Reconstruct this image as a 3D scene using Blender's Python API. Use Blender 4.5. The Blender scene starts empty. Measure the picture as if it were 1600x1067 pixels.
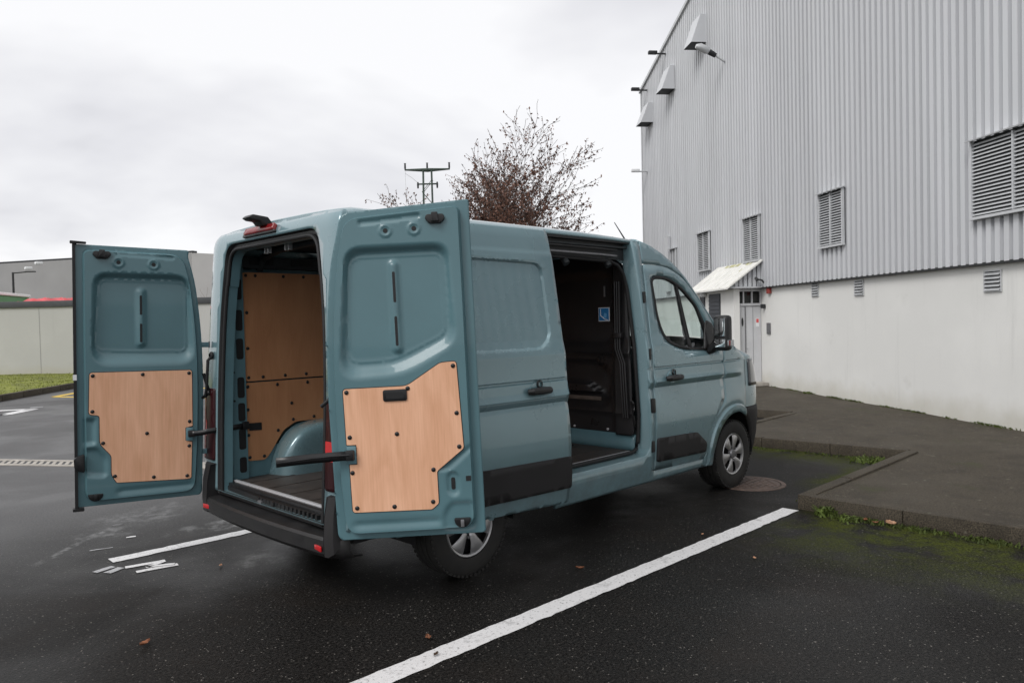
import bpy, bmesh, math, random
import numpy as np
from mathutils import Vector, Matrix
from mathutils.geometry import delaunay_2d_cdt
random.seed(7); rng = np.random.default_rng(7)
S = bpy.context.scene
COL = S.collection
R = math.radians

# ------------------------------------------------------------------ camera
CAM = Vector((-2.2821, -4.8585, 1.7366)); YAW, PIT, ROL, FPX = R(45.211), R(-1.447), R(-1.306), 1178.7
fw = Vector((math.cos(PIT)*math.cos(YAW), math.cos(PIT)*math.sin(YAW), math.sin(PIT)))
rt = Vector((math.sin(YAW), -math.cos(YAW), 0)); up = rt.cross(fw)
r2 = rt*math.cos(ROL) + up*math.sin(ROL); u2 = -rt*math.sin(ROL) + up*math.cos(ROL)
cd = bpy.data.cameras.new('camera'); cam = bpy.data.objects.new('camera', cd); COL.objects.link(cam)
cd.sensor_width = 36; cd.lens = FPX/1600*36; cd.clip_end = 2000; cd.clip_start = .05
M = Matrix((( r2.x, u2.x, -fw.x, CAM.x), (r2.y, u2.y, -fw.y, CAM.y), (r2.z, u2.z, -fw.z, CAM.z), (0, 0, 0, 1)))
cam.matrix_world = M
S.camera = cam

# ------------------------------------------------------------------ world, sun, exposure
W = bpy.data.worlds.new('World'); S.world = W; W.use_nodes = True
nt = W.node_tree; nt.nodes.clear()
def N_(t, **kw):
    n = nt.nodes.new(t)
    for k, v in kw.items(): setattr(n, k, v)
    return n
SUN_AZ, SUN_EL = R(183), R(45)       # direction the light comes from (van frame)
out = N_('ShaderNodeOutputWorld'); mix = N_('ShaderNodeMixShader')
sky = N_('ShaderNodeTexSky', sky_type='NISHITA', sun_disc=False, sun_elevation=SUN_EL, sun_rotation=math.pi/2-SUN_AZ)
b1 = N_('ShaderNodeBackground'); b1.inputs[1].default_value = .1
b2 = N_('ShaderNodeBackground'); b2.inputs[1].default_value = 1.0
tc = N_('ShaderNodeTexCoord'); sep = N_('ShaderNodeSeparateXYZ')
ab = N_('ShaderNodeMath', operation='ABSOLUTE'); ad = N_('ShaderNodeMath', operation='ADD'); ad.inputs[1].default_value = .22
dv = N_('ShaderNodeVectorMath', operation='DIVIDE'); cmb = N_('ShaderNodeCombineXYZ')
mp = N_('ShaderNodeMapping'); mp.inputs['Location'].default_value = (12.4, 6.6, 3.3); mp.inputs['Scale'].default_value = (1, 1, 1)
nz = N_('ShaderNodeTexNoise'); nz.inputs['Scale'].default_value = .62; nz.inputs['Detail'].default_value = 5; nz.inputs['Roughness'].default_value = .52
nz.inputs['Distortion'].default_value = .25
rp = N_('ShaderNodeValToRGB')
rp.color_ramp.elements[0].position = .21; rp.color_ramp.elements[0].color = (.46, .46, .50, 1)
rp.color_ramp.elements[1].position = .455; rp.color_ramp.elements[1].color = (.93, .93, .945, 1)
e = rp.color_ramp.elements.new(.34); e.color = (.76, .76, .79, 1)
L = nt.links.new
L(tc.outputs['Generated'], sep.inputs[0]); L(sep.outputs[2], ab.inputs[0]); L(ab.outputs[0], ad.inputs[0])
for i in range(3): L(ad.outputs[0], cmb.inputs[i])
L(tc.outputs['Generated'], dv.inputs[0]); L(cmb.outputs[0], dv.inputs[1]); L(dv.outputs[0], mp.inputs[0]); L(mp.outputs[0], nz.inputs['Vector'])
L(nz.outputs[0], rp.inputs[0]); L(rp.outputs[0], b2.inputs[0]); L(sky.outputs[0], b1.inputs[0])
mix.inputs[0].default_value = .95
L(b1.outputs[0], mix.inputs[1]); L(b2.outputs[0], mix.inputs[2]); L(mix.outputs[0], out.inputs[0])

sd_ = bpy.data.lights.new('sun', 'SUN'); sun = bpy.data.objects.new('sun', sd_); COL.objects.link(sun)
sd_.energy = 1.5; sd_.angle = R(25); sd_.color = (1, .985, .96)
sdir = Vector((math.cos(SUN_EL)*math.cos(SUN_AZ), math.cos(SUN_EL)*math.sin(SUN_AZ), math.sin(SUN_EL)))
sun.rotation_euler = sdir.to_track_quat('Z', 'Y').to_euler(); sun.location = (0, 0, 30)
V = S.view_settings; V.view_transform = 'Standard'; V.look = 'None'; V.gamma = 1; V.exposure = .12; V.use_curve_mapping = False

# ------------------------------------------------------------------ materials
def mat(name, col, rough=.5, metal=0., spec=.5, var=0., vscale=6., bump=0., bscale=60., coat=0., trans=0., stretch=(1, 1, 1), flake=0.):
    m = bpy.data.materials.new(name); m.use_nodes = True
    n = m.node_tree.nodes; l = m.node_tree.links; p = n['Principled BSDF']
    p.inputs['Base Color'].default_value = (*col, 1); p.inputs['Roughness'].default_value = rough
    p.inputs['Metallic'].default_value = metal; p.inputs['Specular IOR Level'].default_value = spec
    p.inputs['Coat Weight'].default_value = coat; p.inputs['Coat Roughness'].default_value = .04
    p.inputs['Transmission Weight'].default_value = trans
    t = n.new('ShaderNodeNewGeometry') ; mp = n.new('ShaderNodeMapping'); mp.inputs['Scale'].default_value = stretch
    l.new(t.outputs['Position'], mp.inputs[0])
    if var:
        z = n.new('ShaderNodeTexNoise'); z.inputs['Scale'].default_value = vscale; z.inputs['Detail'].default_value = 6
        l.new(mp.outputs[0], z.inputs['Vector'])
        r = n.new('ShaderNodeValToRGB'); r.color_ramp.elements[0].position = .3; r.color_ramp.elements[1].position = .7
        r.color_ramp.elements[0].color = (*[c*(1-var) for c in col], 1); r.color_ramp.elements[1].color = (*[min(1, c*(1+var)) for c in col], 1)
        l.new(z.outputs[0], r.inputs[0]); l.new(r.outputs[0], p.inputs['Base Color'])
        mr = n.new('ShaderNodeMapRange'); mr.inputs['To Min'].default_value = max(0, rough-.08); mr.inputs['To Max'].default_value = min(1, rough+.08)
        l.new(z.outputs[0], mr.inputs['Value']); l.new(mr.outputs[0], p.inputs['Roughness'])
    if bump:
        z = n.new('ShaderNodeTexNoise'); z.inputs['Scale'].default_value = bscale; z.inputs['Detail'].default_value = 4
        l.new(mp.outputs[0], z.inputs['Vector'])
        b = n.new('ShaderNodeBump'); b.inputs['Strength'].default_value = bump; b.inputs['Distance'].default_value = .01
        l.new(z.outputs[0], b.inputs['Height']); l.new(b.outputs[0], p.inputs['Normal'])
    return m

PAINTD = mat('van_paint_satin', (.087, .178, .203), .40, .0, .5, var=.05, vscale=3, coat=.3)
PAINT = mat('van_paint', (.170, .276, .308), .28, .20, .5, var=.04, vscale=2.5, coat=1.0)
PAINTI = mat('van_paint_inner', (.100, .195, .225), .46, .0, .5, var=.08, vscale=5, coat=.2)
BLACK = mat('black_plastic', (.012, .012, .013), .42, var=.25, vscale=9, bump=.15, bscale=350)
MOULD = mat('grained_moulding', (.013, .012, .013), .68, var=.2, vscale=6, bump=.2, bscale=420)
RUBBER = mat('rubber', (.008, .008, .009), .6, var=.3, vscale=14)
TYRE = mat('tyre_rubber', (.011, .011, .011), .72, var=.35, vscale=18, bump=.1, bscale=200)
STEEL = mat('brushed_aluminium', (.66, .66, .68), .38, .45, var=.08, vscale=20, stretch=(1, 8, 8))
HUB = mat('hubcap_silver', (.50, .50, .51), .3, .75, var=.12, vscale=14)
GREYM = mat('dull_metal', (.23, .23, .24), .45, .7, var=.2, vscale=30)
BULK = mat('black_bulkhead', (.021, .020, .021), .30, var=.2, vscale=4)
LINING = mat('dark_liner', (.022, .027, .030), .6, var=.2, vscale=5)
FLOORP = mat('cargo_floor_board', (.048, .040, .036), .55, var=.3, vscale=9, bump=.15, bscale=160)
RED = mat('red_lens', (.20, .008, .010), .25, spec=.4, coat=.2)
REDB = mat('red_reflector', (.55, .010, .014), .2, coat=1)
DKRED = mat('dark_lamp_lens', (.030, .006, .008), .3, spec=.25)
CHROME = mat('mirror_silver', (.85, .86, .87), .03, 1)
CLEARL = mat('clear_lamp_lens', (.35, .37, .39), .08, .3, coat=1)
BLUE = mat('blue_sticker', (.02, .19, .45), .4)
WHITE = mat('white_sticker', (.78, .79, .80), .45)
FOAM = mat('black_latch', (.009, .009, .010), .35)

def road_film(m, top, amt, col=(.085, .08, .072)):
    n = m.node_tree.nodes; l = m.node_tree.links; p = n['Principled BSDF']; src = p.inputs['Base Color'].links[0].from_socket
    g = n.new('ShaderNodeNewGeometry'); s = n.new('ShaderNodeSeparateXYZ'); l.new(g.outputs['Position'], s.inputs[0])
    z = n.new('ShaderNodeTexNoise'); z.inputs['Scale'].default_value = 7; z.inputs['Detail'].default_value = 7; z.inputs['Roughness'].default_value = .7; l.new(g.outputs['Position'], z.inputs['Vector'])
    mr = n.new('ShaderNodeMapRange'); mr.interpolation_type = 'SMOOTHSTEP'; mr.inputs[1].default_value = top; mr.inputs[2].default_value = .25; l.new(s.outputs[2], mr.inputs[0])
    m2 = n.new('ShaderNodeMapRange'); m2.inputs[1].default_value = .35; m2.inputs[2].default_value = .75; m2.inputs[4].default_value = amt; l.new(z.outputs[0], m2.inputs[0])
    a = n.new('ShaderNodeMath'); a.operation = 'MULTIPLY'; l.new(mr.outputs[0], a.inputs[0]); l.new(m2.outputs[0], a.inputs[1])
    x = n.new('ShaderNodeMix'); x.data_type = 'RGBA'; l.new(a.outputs[0], x.inputs[0]); l.new(src, x.inputs[6]); x.inputs[7].default_value = (*col, 1); l.new(x.outputs[2], p.inputs['Base Color'])
    r = p.inputs['Roughness'].links[0].from_socket; b = n.new('ShaderNodeMath'); b.operation = 'ADD'; l.new(r, b.inputs[0]); c = n.new('ShaderNodeMath'); c.operation = 'MULTIPLY'; c.inputs[1].default_value = .4; l.new(a.outputs[0], c.inputs[0]); l.new(c.outputs[0], b.inputs[1]); l.new(b.outputs[0], p.inputs['Roughness'])
road_film(PAINT, 1.0, .55); road_film(TYRE, .7, .5, (.05, .046, .04)); road_film(MOULD, .9, .14, (.045, .042, .038)); road_film(BLACK, .7, .35, (.045, .042, .038)); road_film(HUB, .7, .35)
def glass_mat(name, tint, rough=.01):
    m = bpy.data.materials.new(name); m.use_nodes = True; n = m.node_tree.nodes; l = m.node_tree.links; n.clear()
    o = n.new('ShaderNodeOutputMaterial'); mx = n.new('ShaderNodeMixShader'); g = n.new('ShaderNodeBsdfGlossy'); t = n.new('ShaderNodeBsdfTransparent'); f = n.new('ShaderNodeMapRange'); lw = n.new('ShaderNodeLayerWeight'); lw.inputs[0].default_value = .5; pw = n.new('ShaderNodeMath'); pw.operation = 'POWER'; pw.inputs[1].default_value = 3.5; l.new(lw.outputs['Facing'], pw.inputs[0]); l.new(pw.outputs[0], f.inputs[0]); f.inputs[3].default_value = .045; f.inputs[4].default_value = .85
    z = n.new('ShaderNodeTexNoise'); z.inputs['Scale'].default_value = 3; mr = n.new('ShaderNodeMapRange'); mr.inputs['To Min'].default_value = rough; mr.inputs['To Max'].default_value = rough+.02
    l.new(z.outputs[0], mr.inputs['Value']); l.new(mr.outputs[0], g.inputs['Roughness'])
    t.inputs[0].default_value = (*tint, 1); 
    l.new(f.outputs[0], mx.inputs[0]); l.new(t.outputs[0], mx.inputs[1]); l.new(g.outputs[0], mx.inputs[2]); l.new(mx.outputs[0], o.inputs[0])
    return m
GLASS = glass_mat('cab_glass', (.88, .95, .93)); WGLASS = glass_mat('window_glass', (.18, .22, .22))

def ply_mat(name, base, dark, rot):
    m = bpy.data.materials.new(name); m.use_nodes = True; n = m.node_tree.nodes; l = m.node_tree.links; p = n['Principled BSDF']
    t = n.new('ShaderNodeTexCoord'); mp = n.new('ShaderNodeMapping'); mp.inputs['Scale'].default_value = (4, 4, 1.0); mp.inputs['Rotation'].default_value = rot
    z = n.new('ShaderNodeTexNoise'); z.inputs['Scale'].default_value = 2.2; z.inputs['Detail'].default_value = 5; z.inputs['Distortion'].default_value = .8
    w = n.new('ShaderNodeTexWave'); w.inputs['Scale'].default_value = 1.3; w.inputs['Distortion'].default_value = 7; w.inputs['Detail'].default_value = 3
    z2 = n.new('ShaderNodeTexNoise'); z2.inputs['Scale'].default_value = 40; z2.inputs['Detail'].default_value = 3
    mp2 = n.new('ShaderNodeMapping'); mp2.inputs['Scale'].default_value = (3, 3, .12); mp2.inputs['Rotation'].default_value = rot
    l.new(t.outputs['Object'], mp.inputs[0]); l.new(t.outputs['Object'], mp2.inputs[0]); l.new(mp.outputs[0], z.inputs['Vector']); l.new(mp.outputs[0], w.inputs['Vector']); l.new(mp2.outputs[0], z2.inputs['Vector'])
    a = n.new('ShaderNodeMix'); a.data_type = 'FLOAT'; a.inputs[0].default_value = .05; l.new(z.outputs[0], a.inputs[2]); l.new(w.outputs[1], a.inputs[3])
    b = n.new('ShaderNodeMix'); b.data_type = 'FLOAT'; b.inputs[0].default_value = .35; l.new(a.outputs[0], b.inputs[2]); l.new(z2.outputs[0], b.inputs[3])
    r = n.new('ShaderNodeValToRGB'); r.color_ramp.elements[0].position = .28; r.color_ramp.elements[0].color = (*dark, 1); r.color_ramp.elements[1].position = .68; r.color_ramp.elements[1].color = (*base, 1)
    l.new(b.outputs[0], r.inputs[0]); l.new(r.outputs[0], p.inputs['Base Color']); p.inputs['Roughness'].default_value = .5; p.inputs['Specular IOR Level'].default_value = .35
    bp = n.new('ShaderNodeBump'); bp.inputs['Strength'].default_value = .08; bp.inputs['Distance'].default_value = .004; l.new(z2.outputs[0], bp.inputs['Height']); l.new(bp.outputs[0], p.inputs['Normal'])
    return m
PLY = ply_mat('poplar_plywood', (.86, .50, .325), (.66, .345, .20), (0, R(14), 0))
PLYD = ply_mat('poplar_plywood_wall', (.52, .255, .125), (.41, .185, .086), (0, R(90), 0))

# ------------------------------------------------------------------ helpers
def link(name, me, m, parent=None, sharp=35):
    o = bpy.data.objects.new(name, me); COL.objects.link(o)
    if m and not me.materials: me.materials.append(m)
    if parent: o.parent = parent
    if sharp is not None and len(me.polygons):
        me.polygons.foreach_set('use_smooth', [True]*len(me.polygons)); me.set_sharp_from_angle(angle=R(sharp))
    return o
def empty(name, loc=(0, 0, 0)):
    o = bpy.data.objects.new(name, None); COL.objects.link(o); o.location = loc; o.empty_display_size = .2; return o
def tag(o, label, cat, group=None):
    o['label'] = label; o['category'] = cat
    if group: o['group'] = group
    return o
def struct(o): o['kind'] = 'structure'; return o
class MB:
    def __init__(s): s.v = []; s.f = []
    def add(s, v, f):
        n = len(s.v); s.v += [tuple(p) for p in v]; s.f += [tuple(i+n for i in q) for q in f]; return s
    def box(s, c, d, M=None, bev=0):
        x, y, z = [k/2 for k in d]; c = Vector(c)
        P = [Vector((sx*x, sy*y, sz*z)) for sz in (-1, 1) for sy in (-1, 1) for sx in (-1, 1)]
        if M is not None: P = [M @ p for p in P]
        return s.add([p+c for p in P], [(0, 2, 3, 1), (4, 5, 7, 6), (0, 1, 5, 4), (2, 6, 7, 3), (0, 4, 6, 2), (1, 3, 7, 5)])
    def box2(s, a, b): return s.box([(p+q)/2 for p, q in zip(a, b)], [abs(q-p) for p, q in zip(a, b)])
    def tube(s, pts, rad, n=8, cap=True):
        pts = [Vector(p) for p in pts]; rad = rad if hasattr(rad, '__len__') else [rad]*len(pts)
        ref = Vector((.13, .27, .95)); rings = []
        for i, p in enumerate(pts):
            t = (pts[min(i+1, len(pts)-1)]-pts[max(i-1, 0)]).normalized()
            if abs(t.dot(ref)) > .95: ref = Vector((1, .1, .05))
            a = t.cross(ref).normalized(); b = t.cross(a); ref = -b if False else ref
            rings.append([p+(a*math.cos(k*2*math.pi/n)+b*math.sin(k*2*math.pi/n))*rad[i] for k in range(n)])
        v = [q for r_ in rings for q in r_]; f = []
        for i in range(len(pts)-1):
            for k in range(n): f.append((i*n+k, i*n+(k+1) % n, (i+1)*n+(k+1) % n, (i+1)*n+k))
        if cap: f.append(tuple(range(n))[::-1]); f.append(tuple((len(pts)-1)*n+k for k in range(n)))
        return s.add(v, f)
    def lathe(s, prof, axis='y', c=(0, 0, 0), n=32):
        # prof: (offset along axis, radius)
        v = []; f = []; m = len(prof)
        for k in range(n):
            a = 2*math.pi*k/n
            for h, r_ in prof:
                q = {'y': (r_*math.cos(a), h, r_*math.sin(a)), 'z': (r_*math.cos(a), r_*math.sin(a), h), 'x': (h, r_*math.cos(a), r_*math.sin(a))}[axis]
                v.append([q[i]+c[i] for i in range(3)])
        for k in range(n):
            for j in range(m-1): f.append((k*m+j, k*m+j+1, ((k+1) % n)*m+j+1, ((k+1) % n)*m+j))
        return s.add(v, f)
    def prism(s, poly, fn, d0, d1):
        # poly 2D; fn(u,v,d)->3D
        n = len(poly); v = [fn(a, b, d0) for a, b in poly]+[fn(a, b, d1) for a, b in poly]
        return s.add(v, [tuple(range(n))[::-1], tuple(range(n, 2*n))]+[(i, (i+1) % n, n+(i+1) % n, n+i) for i in range(n)])
    def grid(s, P):
        P = np.asarray(P); a, b = P.shape[:2]
        return s.add(P.reshape(-1, 3).tolist(), [(i*b+j, i*b+j+1, (i+1)*b+j+1, (i+1)*b+j) for i in range(a-1) for j in range(b-1)])
    def mesh(s, name, fix=True, bevel=0, seg=2):
        me = bpy.data.meshes.new(name); me.from_pydata(s.v, [], s.f)
        if fix or bevel:
            bm = bmesh.new(); bm.from_mesh(me)
            if bevel:
                bmesh.ops.bevel(bm, geom=[e for e in bm.edges if len(e.link_faces) == 2 and e.calc_face_angle(0) > R(40)], offset=bevel, segments=seg, affect='EDGES', profile=.6, clamp_overlap=True)
            bmesh.ops.recalc_face_normals(bm, faces=bm.faces); bm.to_mesh(me); bm.free()
        return me
    def build(s, name, m, parent=None, sharp=35, bevel=0, fix=True, seg=2): return link(name, s.mesh(name, fix, bevel, seg), m, parent, sharp)

def inside(P, poly):
    x, y = P[:, 0], P[:, 1]; c = np.zeros(len(P), bool); q = np.asarray(poly); r_ = np.roll(q, -1, 0)
    for (x0, y0), (x1, y1) in zip(q, r_):
        k = (y0 > y) != (y1 > y)
        with np.errstate(divide='ignore', invalid='ignore'): c ^= k & (x < (x1-x0)*(y-y0)/(y1-y0+1e-12)+x0)
    return c
def segdist(P, poly):
    q = np.asarray(poly, float); r_ = np.roll(q, -1, 0); d = np.full(len(P), 1e9)
    for a, b in zip(q, r_):
        e_ = b-a; t = np.clip(((P-a)@e_)/max(e_@e_, 1e-12), 0, 1); d = np.minimum(d, np.hypot(*(P-a-t[:, None]*e_).T))
    return d
def sdf(P, poly): d = segdist(P, poly); return np.where(inside(P, poly), -d, d)
def sst(a, b, x): t = np.clip((x-a)/(b-a), 0, 1); return t*t*(3-2*t)
def rpoly(pts, r_, n=5):
    o = []; m = len(pts); rr = r_ if hasattr(r_, '__len__') else [r_]*m
    for i in range(m):
        p = np.array(pts[i], float); a = np.array(pts[i-1], float)-p; b = np.array(pts[(i+1) % m], float)-p
        la, lb = np.hypot(*a), np.hypot(*b); k = min(rr[i], la*.49, lb*.49)
        if k < 1e-4: o.append(tuple(p)); continue
        A, B = p+a/la*k, p+b/lb*k
        for j in range(n+1):
            t = j/n; o.append(tuple((1-t)**2*A+2*t*(1-t)*p+t*t*B))
    return o
def dens(poly, step):
    o = []; q = [np.array(p, float) for p in poly]
    for a, b in zip(q, q[1:]+q[:1]):
        k = max(1, int(np.hypot(*(b-a))/step+.5))
        o += [tuple(a+(b-a)*i/k) for i in range(k)]
    return o
def panel(name, outline, f, m, parent=None, holes=(), step=.06, rows=None, thick=0., out=(0, -1, 0), sharp=30, es=None, lines=()):
    es = es or min(step, .04)
    loops = [dens(outline, es)]+[dens(h, es) for h in holes]
    vs = []; ed = []
    for lp in loops:
        n = len(vs); vs += lp; ed += [(n+i, n+(i+1) % len(lp)) for i in range(len(lp))]
    q = np.array(outline); x0, z0 = q.min(0); x1, z1 = q.max(0)
    xs = np.arange(x0+step/2, x1, step); zs = np.array(rows) if rows is not None else np.arange(z0+step/2, z1, step)
    g = np.array([(x, z) for z in zs for x in xs])
    ex = []
    for ln_ in lines: # extra points along relief edges, so that steps stay crisp
        ex += [p for p in ln_]
    if ex:
        ex = np.array(ex); k = inside(ex, outline) & (segdist(ex, loops[0]) > .3*es)
        for h in holes: k &= ~inside(ex, h) & (segdist(ex, h) > .3*es)
        ex = ex[k]; vs += [tuple(p) for p in ex]
        if len(g):
            keep = np.ones(len(g), bool)
            for c0 in range(0, len(g), 400):
                dd = np.hypot(g[c0:c0+400, None, 0]-ex[None, :, 0], g[c0:c0+400, None, 1]-ex[None, :, 1]).min(1); keep[c0:c0+400] = dd > .006
            g = g[keep]
    if len(g):
        k = inside(g, outline) & (segdist(g, loops[0]) > .4*min(step, es))
        for h in holes: k &= ~inside(g, h) & (segdist(g, h) > .4*min(step, es))
        vs += [tuple(p) for p in g[k]]
    V2, E2, F2, *_ = delaunay_2d_cdt([Vector(p) for p in vs], ed, [], 0, 1e-6)
    V2 = np.array([tuple(p) for p in V2]); F2 = np.array([tuple(t) for t in F2])
    c = V2[F2].mean(1); k = inside(c, outline)
    for h in holes: k &= ~inside(c, h)
    F2 = F2[k]; P = np.asarray(f(V2))
    nrm = np.cross(P[F2[:, 1]]-P[F2[:, 0]], P[F2[:, 2]]-P[F2[:, 0]]).sum(0)
    if nrm @ np.array(out, float) < 0: F2 = F2[:, ::-1]
    me = bpy.data.meshes.new(name); me.from_pydata(P.tolist(), [], F2.tolist())
    bm = bmesh.new(); bm.from_mesh(me); bmesh.ops.delete(bm, geom=[v for v in bm.verts if not v.link_faces], context='VERTS'); bm.to_mesh(me); bm.free()
    o = link(name, me, m, parent, sharp)
    if thick: s = o.modifiers.new('thickness', 'SOLIDIFY'); s.thickness = thick; s.offset = -1
    return o
def offs(poly, d, step=.009):
    q = np.array(dens(poly, step)); t = np.roll(q, -1, 0)-np.roll(q, 1, 0); t /= np.maximum(np.hypot(*t.T), 1e-9)[:, None]; n = np.c_[t[:, 1], -t[:, 0]]
    a = ((q[:, 0]*np.roll(q[:, 1], -1))-(np.roll(q[:, 0], -1)*q[:, 1])).sum(); n = n if a > 0 else -n
    return [tuple(p) for p in q+n*d]
def copy_tree(o, parent=None):
    c = o.copy(); COL.objects.link(c); c.parent = parent
    for ch in list(o.children): copy_tree(ch, c)
    return c
def circ(cx, cz, r_, a0, a1, n=20): return [(cx+r_*math.cos(a0+(a1-a0)*i/n), cz+r_*math.sin(a0+(a1-a0)*i/n)) for i in range(n+1)]
# ================================================================== SETTING
WD = Vector((.61463, .78882, 0)); WN = Vector((-.78882, .61463, 0)); W0 = Vector((9.71, -2.51, 0))
def wp(s, o, z): return W0 + WD*s + WN*o + Vector((0, 0, z))
def ray(px, py, d): return CAM + (fw + r2*((px-800)/FPX) - u2*((py-533.5)/FPX))*d

class NE:   # small node-expression helper for ground materials
    def __init__(s, m): s.n = m.node_tree.nodes; s.l = m.node_tree.links
    def m(s, op, a, b=None, c=None, clamp=False):
        k = s.n.new('ShaderNodeMath'); k.operation = op; k.use_clamp = clamp
        for i, v in enumerate((a, b, c)):
            if v is None: continue
            if isinstance(v, (int, float)): k.inputs[i].default_value = v
            else: s.l.new(v, k.inputs[i])
        return k.outputs[0]
    def ss(s, v, a, b, lo=0., hi=1.):
        k = s.n.new('ShaderNodeMapRange'); k.interpolation_type = 'SMOOTHSTEP'
        for i, q in zip((1, 2, 3, 4), (a, b, lo, hi)): k.inputs[i].default_value = q
        s.l.new(v, k.inputs[0]); return k.outputs[0]
    def noise(s, vec, scale, detail=5, rough=.55, dist=0.):
        k = s.n.new('ShaderNodeTexNoise'); k.inputs['Scale'].default_value = scale; k.inputs['Detail'].default_value = detail
        k.inputs['Roughness'].default_value = rough; k.inputs['Distortion'].default_value = dist; s.l.new(vec, k.inputs['Vector']); return k.outputs[0]
    def mixc(s, f, a, b):
        k = s.n.new('ShaderNodeMix'); k.data_type = 'RGBA'
        if isinstance(f, (int, float)): k.inputs[0].default_value = f
        else: s.l.new(f, k.inputs[0])
        for i, v in ((6, a), (7, b)):
            if isinstance(v, tuple): k.inputs[i].default_value = (*v, 1)
            else: s.l.new(v, k.inputs[i])
        return k.outputs[2]
    def pos(s):
        g = s.n.new('ShaderNodeNewGeometry'); q = s.n.new('ShaderNodeSeparateXYZ'); s.l.new(g.outputs['Position'], q.inputs[0]); return g.outputs['Position'], q.outputs

def ground_material():
    m = bpy.data.materials.new('wet_asphalt'); m.use_nodes = True; e = NE(m); p = e.n['Principled BSDF']
    P, (x, y, z) = e.pos()
    agg = e.noise(P, 62, 4, .8); mid = e.noise(P, 9, 6, .6); big = e.noise(P, .55, 5, .55, .4); sp = e.noise(P, 60, 2, .5)
    base = e.mixc(e.ss(agg, .40, .68), (.0010, .0009, .0008), (.032, .029, .0265))
    base = e.mixc(e.ss(mid, .35, .75, 0, .45), base, (.010, .0096, .0092))
    vor = e.n.new('ShaderNodeTexVoronoi'); vor.inputs['Scale'].default_value = 60; e.l.new(P, vor.inputs['Vector'])
    chip = e.m('MULTIPLY', e.ss(vor.outputs['Distance'], .30, .20), e.ss(e.noise(P, 31, 2), .56, .64))
    base = e.mixc(e.m('MULTIPLY', chip, .55), base, (.30, .28, .25))
    # brown mineral tint over part of the lot
    base = e.mixc(e.ss(e.noise(P, .9, 4), .5, .72, 0, .35), base, (.020, .0145, .011))
    # chalky dust: a scraped line and a smear
    dx, dy = 1.43, 1.34; ln = math.hypot(dx, dy); wob = e.m('MULTIPLY', e.m('SUBTRACT', e.noise(P, 2.2, 5), .5), .75)
    px_ = e.m('ADD', x, .99); py_ = e.m('SUBTRACT', y, 1.59)
    along = e.m('ADD', e.m('MULTIPLY', px_, dx/ln), e.m('MULTIPLY', py_, dy/ln))
    perp = e.m('ABSOLUTE', e.m('ADD', e.m('ADD', e.m('MULTIPLY', px_, -dy/ln), e.m('MULTIPLY', py_, dx/ln)), e.m('MULTIPLY', wob, .22)))
    line = e.m('MULTIPLY', e.ss(perp, .045, .008), e.m('MULTIPLY', e.ss(along, 0, .5), e.ss(along, 2.3, 1.7)))
    def blob(cx, cy, rx, ry):
        a = e.m('DIVIDE', e.m('ADD', e.m('SUBTRACT', x, cx), wob), rx); b = e.m('DIVIDE', e.m('ADD', e.m('SUBTRACT', y, cy), wob), ry)
        return e.ss(e.m('ADD', e.m('MULTIPLY', a, a), e.m('MULTIPLY', b, b)), 1.0, .15)
    dust = e.m('MAXIMUM', blob(.15, 2.62, .55, .42), e.m('MAXIMUM', blob(.55, 1.75, .5, .22), e.m('MAXIMUM', blob(.42, .5, .34, .2), blob(-.25, 2.2, .3, .25))))
    dust = e.m('MULTIPLY', dust, e.ss(e.noise(P, 8, 7, .68), .38, .72))
    dm = e.m('MAXIMUM', e.m('MULTIPLY', dust, .62), e.m('MULTIPLY', line, e.ss(e.noise(P, 12, 4), .38, .62, 0, .55)))
    base = e.mixc(dm, base, (.33, .33, .33))
    # moss film by the kerbs
    nm = e.noise(P, 2.6, 7, .62)
    k1 = e.m('MULTIPLY', e.ss(x, 2.5, 4.1), e.m('MULTIPLY', e.ss(x, 4.6, 4.4), e.ss(y, -1.75, -2.3)))
    k2 = e.m('MULTIPLY', e.m('MAXIMUM', e.ss(x, 6.1, 7.1), e.ss(y, -1.25, -1.7)), e.m('MULTIPLY', e.ss(x, 4.9, 5.6), e.ss(x, 7.4, 7.2)))
    k2 = e.m('MULTIPLY', k2, e.m('MULTIPLY', e.ss(y, -1.95, -1.85), e.ss(y, .9, .3)))
    moss = e.m('MULTIPLY', e.m('MAXIMUM', k1, k2), e.ss(nm, .35, .58)); moss = e.m('MULTIPLY', moss, e.ss(e.noise(P, 16, 6, .72), .34, .56, .35, 1.0))
    base = e.mixc(e.m('MULTIPLY', moss, .9), base, e.mixc(e.ss(agg, .35, .65), (.018, .024, .003), (.085, .098, .012)))
    far_sheen = e.m('MULTIPLY', e.ss(e.m('ADD', y, e.m('ADD', e.m('MULTIPLY', x, -.25), e.m('MULTIPLY', e.m('SUBTRACT', big, .5), 5.0))), .9, 4.2), e.ss(e.noise(P, .23, 3), .25, .5, .55, 1.0))  # far asphalt lightened: sky reflection at grazing angles put into the colour
    base = e.mixc(e.m('MULTIPLY', far_sheen, .72), base, e.mixc(e.ss(agg, .3, .7), (.075, .074, .075), (.20, .198, .20)))
    e.l.new(base, p.inputs['Base Color'])
    # wetter and drier areas
    ro = e.ss(big, .36, .62, .30, .55); ro = e.m('ADD', ro, e.m('MULTIPLY', agg, .16)); ro = e.m('ADD', ro, e.m('MULTIPLY', e.m('MAXIMUM', moss, dm), .3), clamp=True)
    e.l.new(ro, p.inputs['Roughness']); p.inputs['Specular IOR Level'].default_value = .14
    b = e.n.new('ShaderNodeBump'); b.inputs['Strength'].default_value = .55; b.inputs['Distance'].default_value = .006
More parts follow.
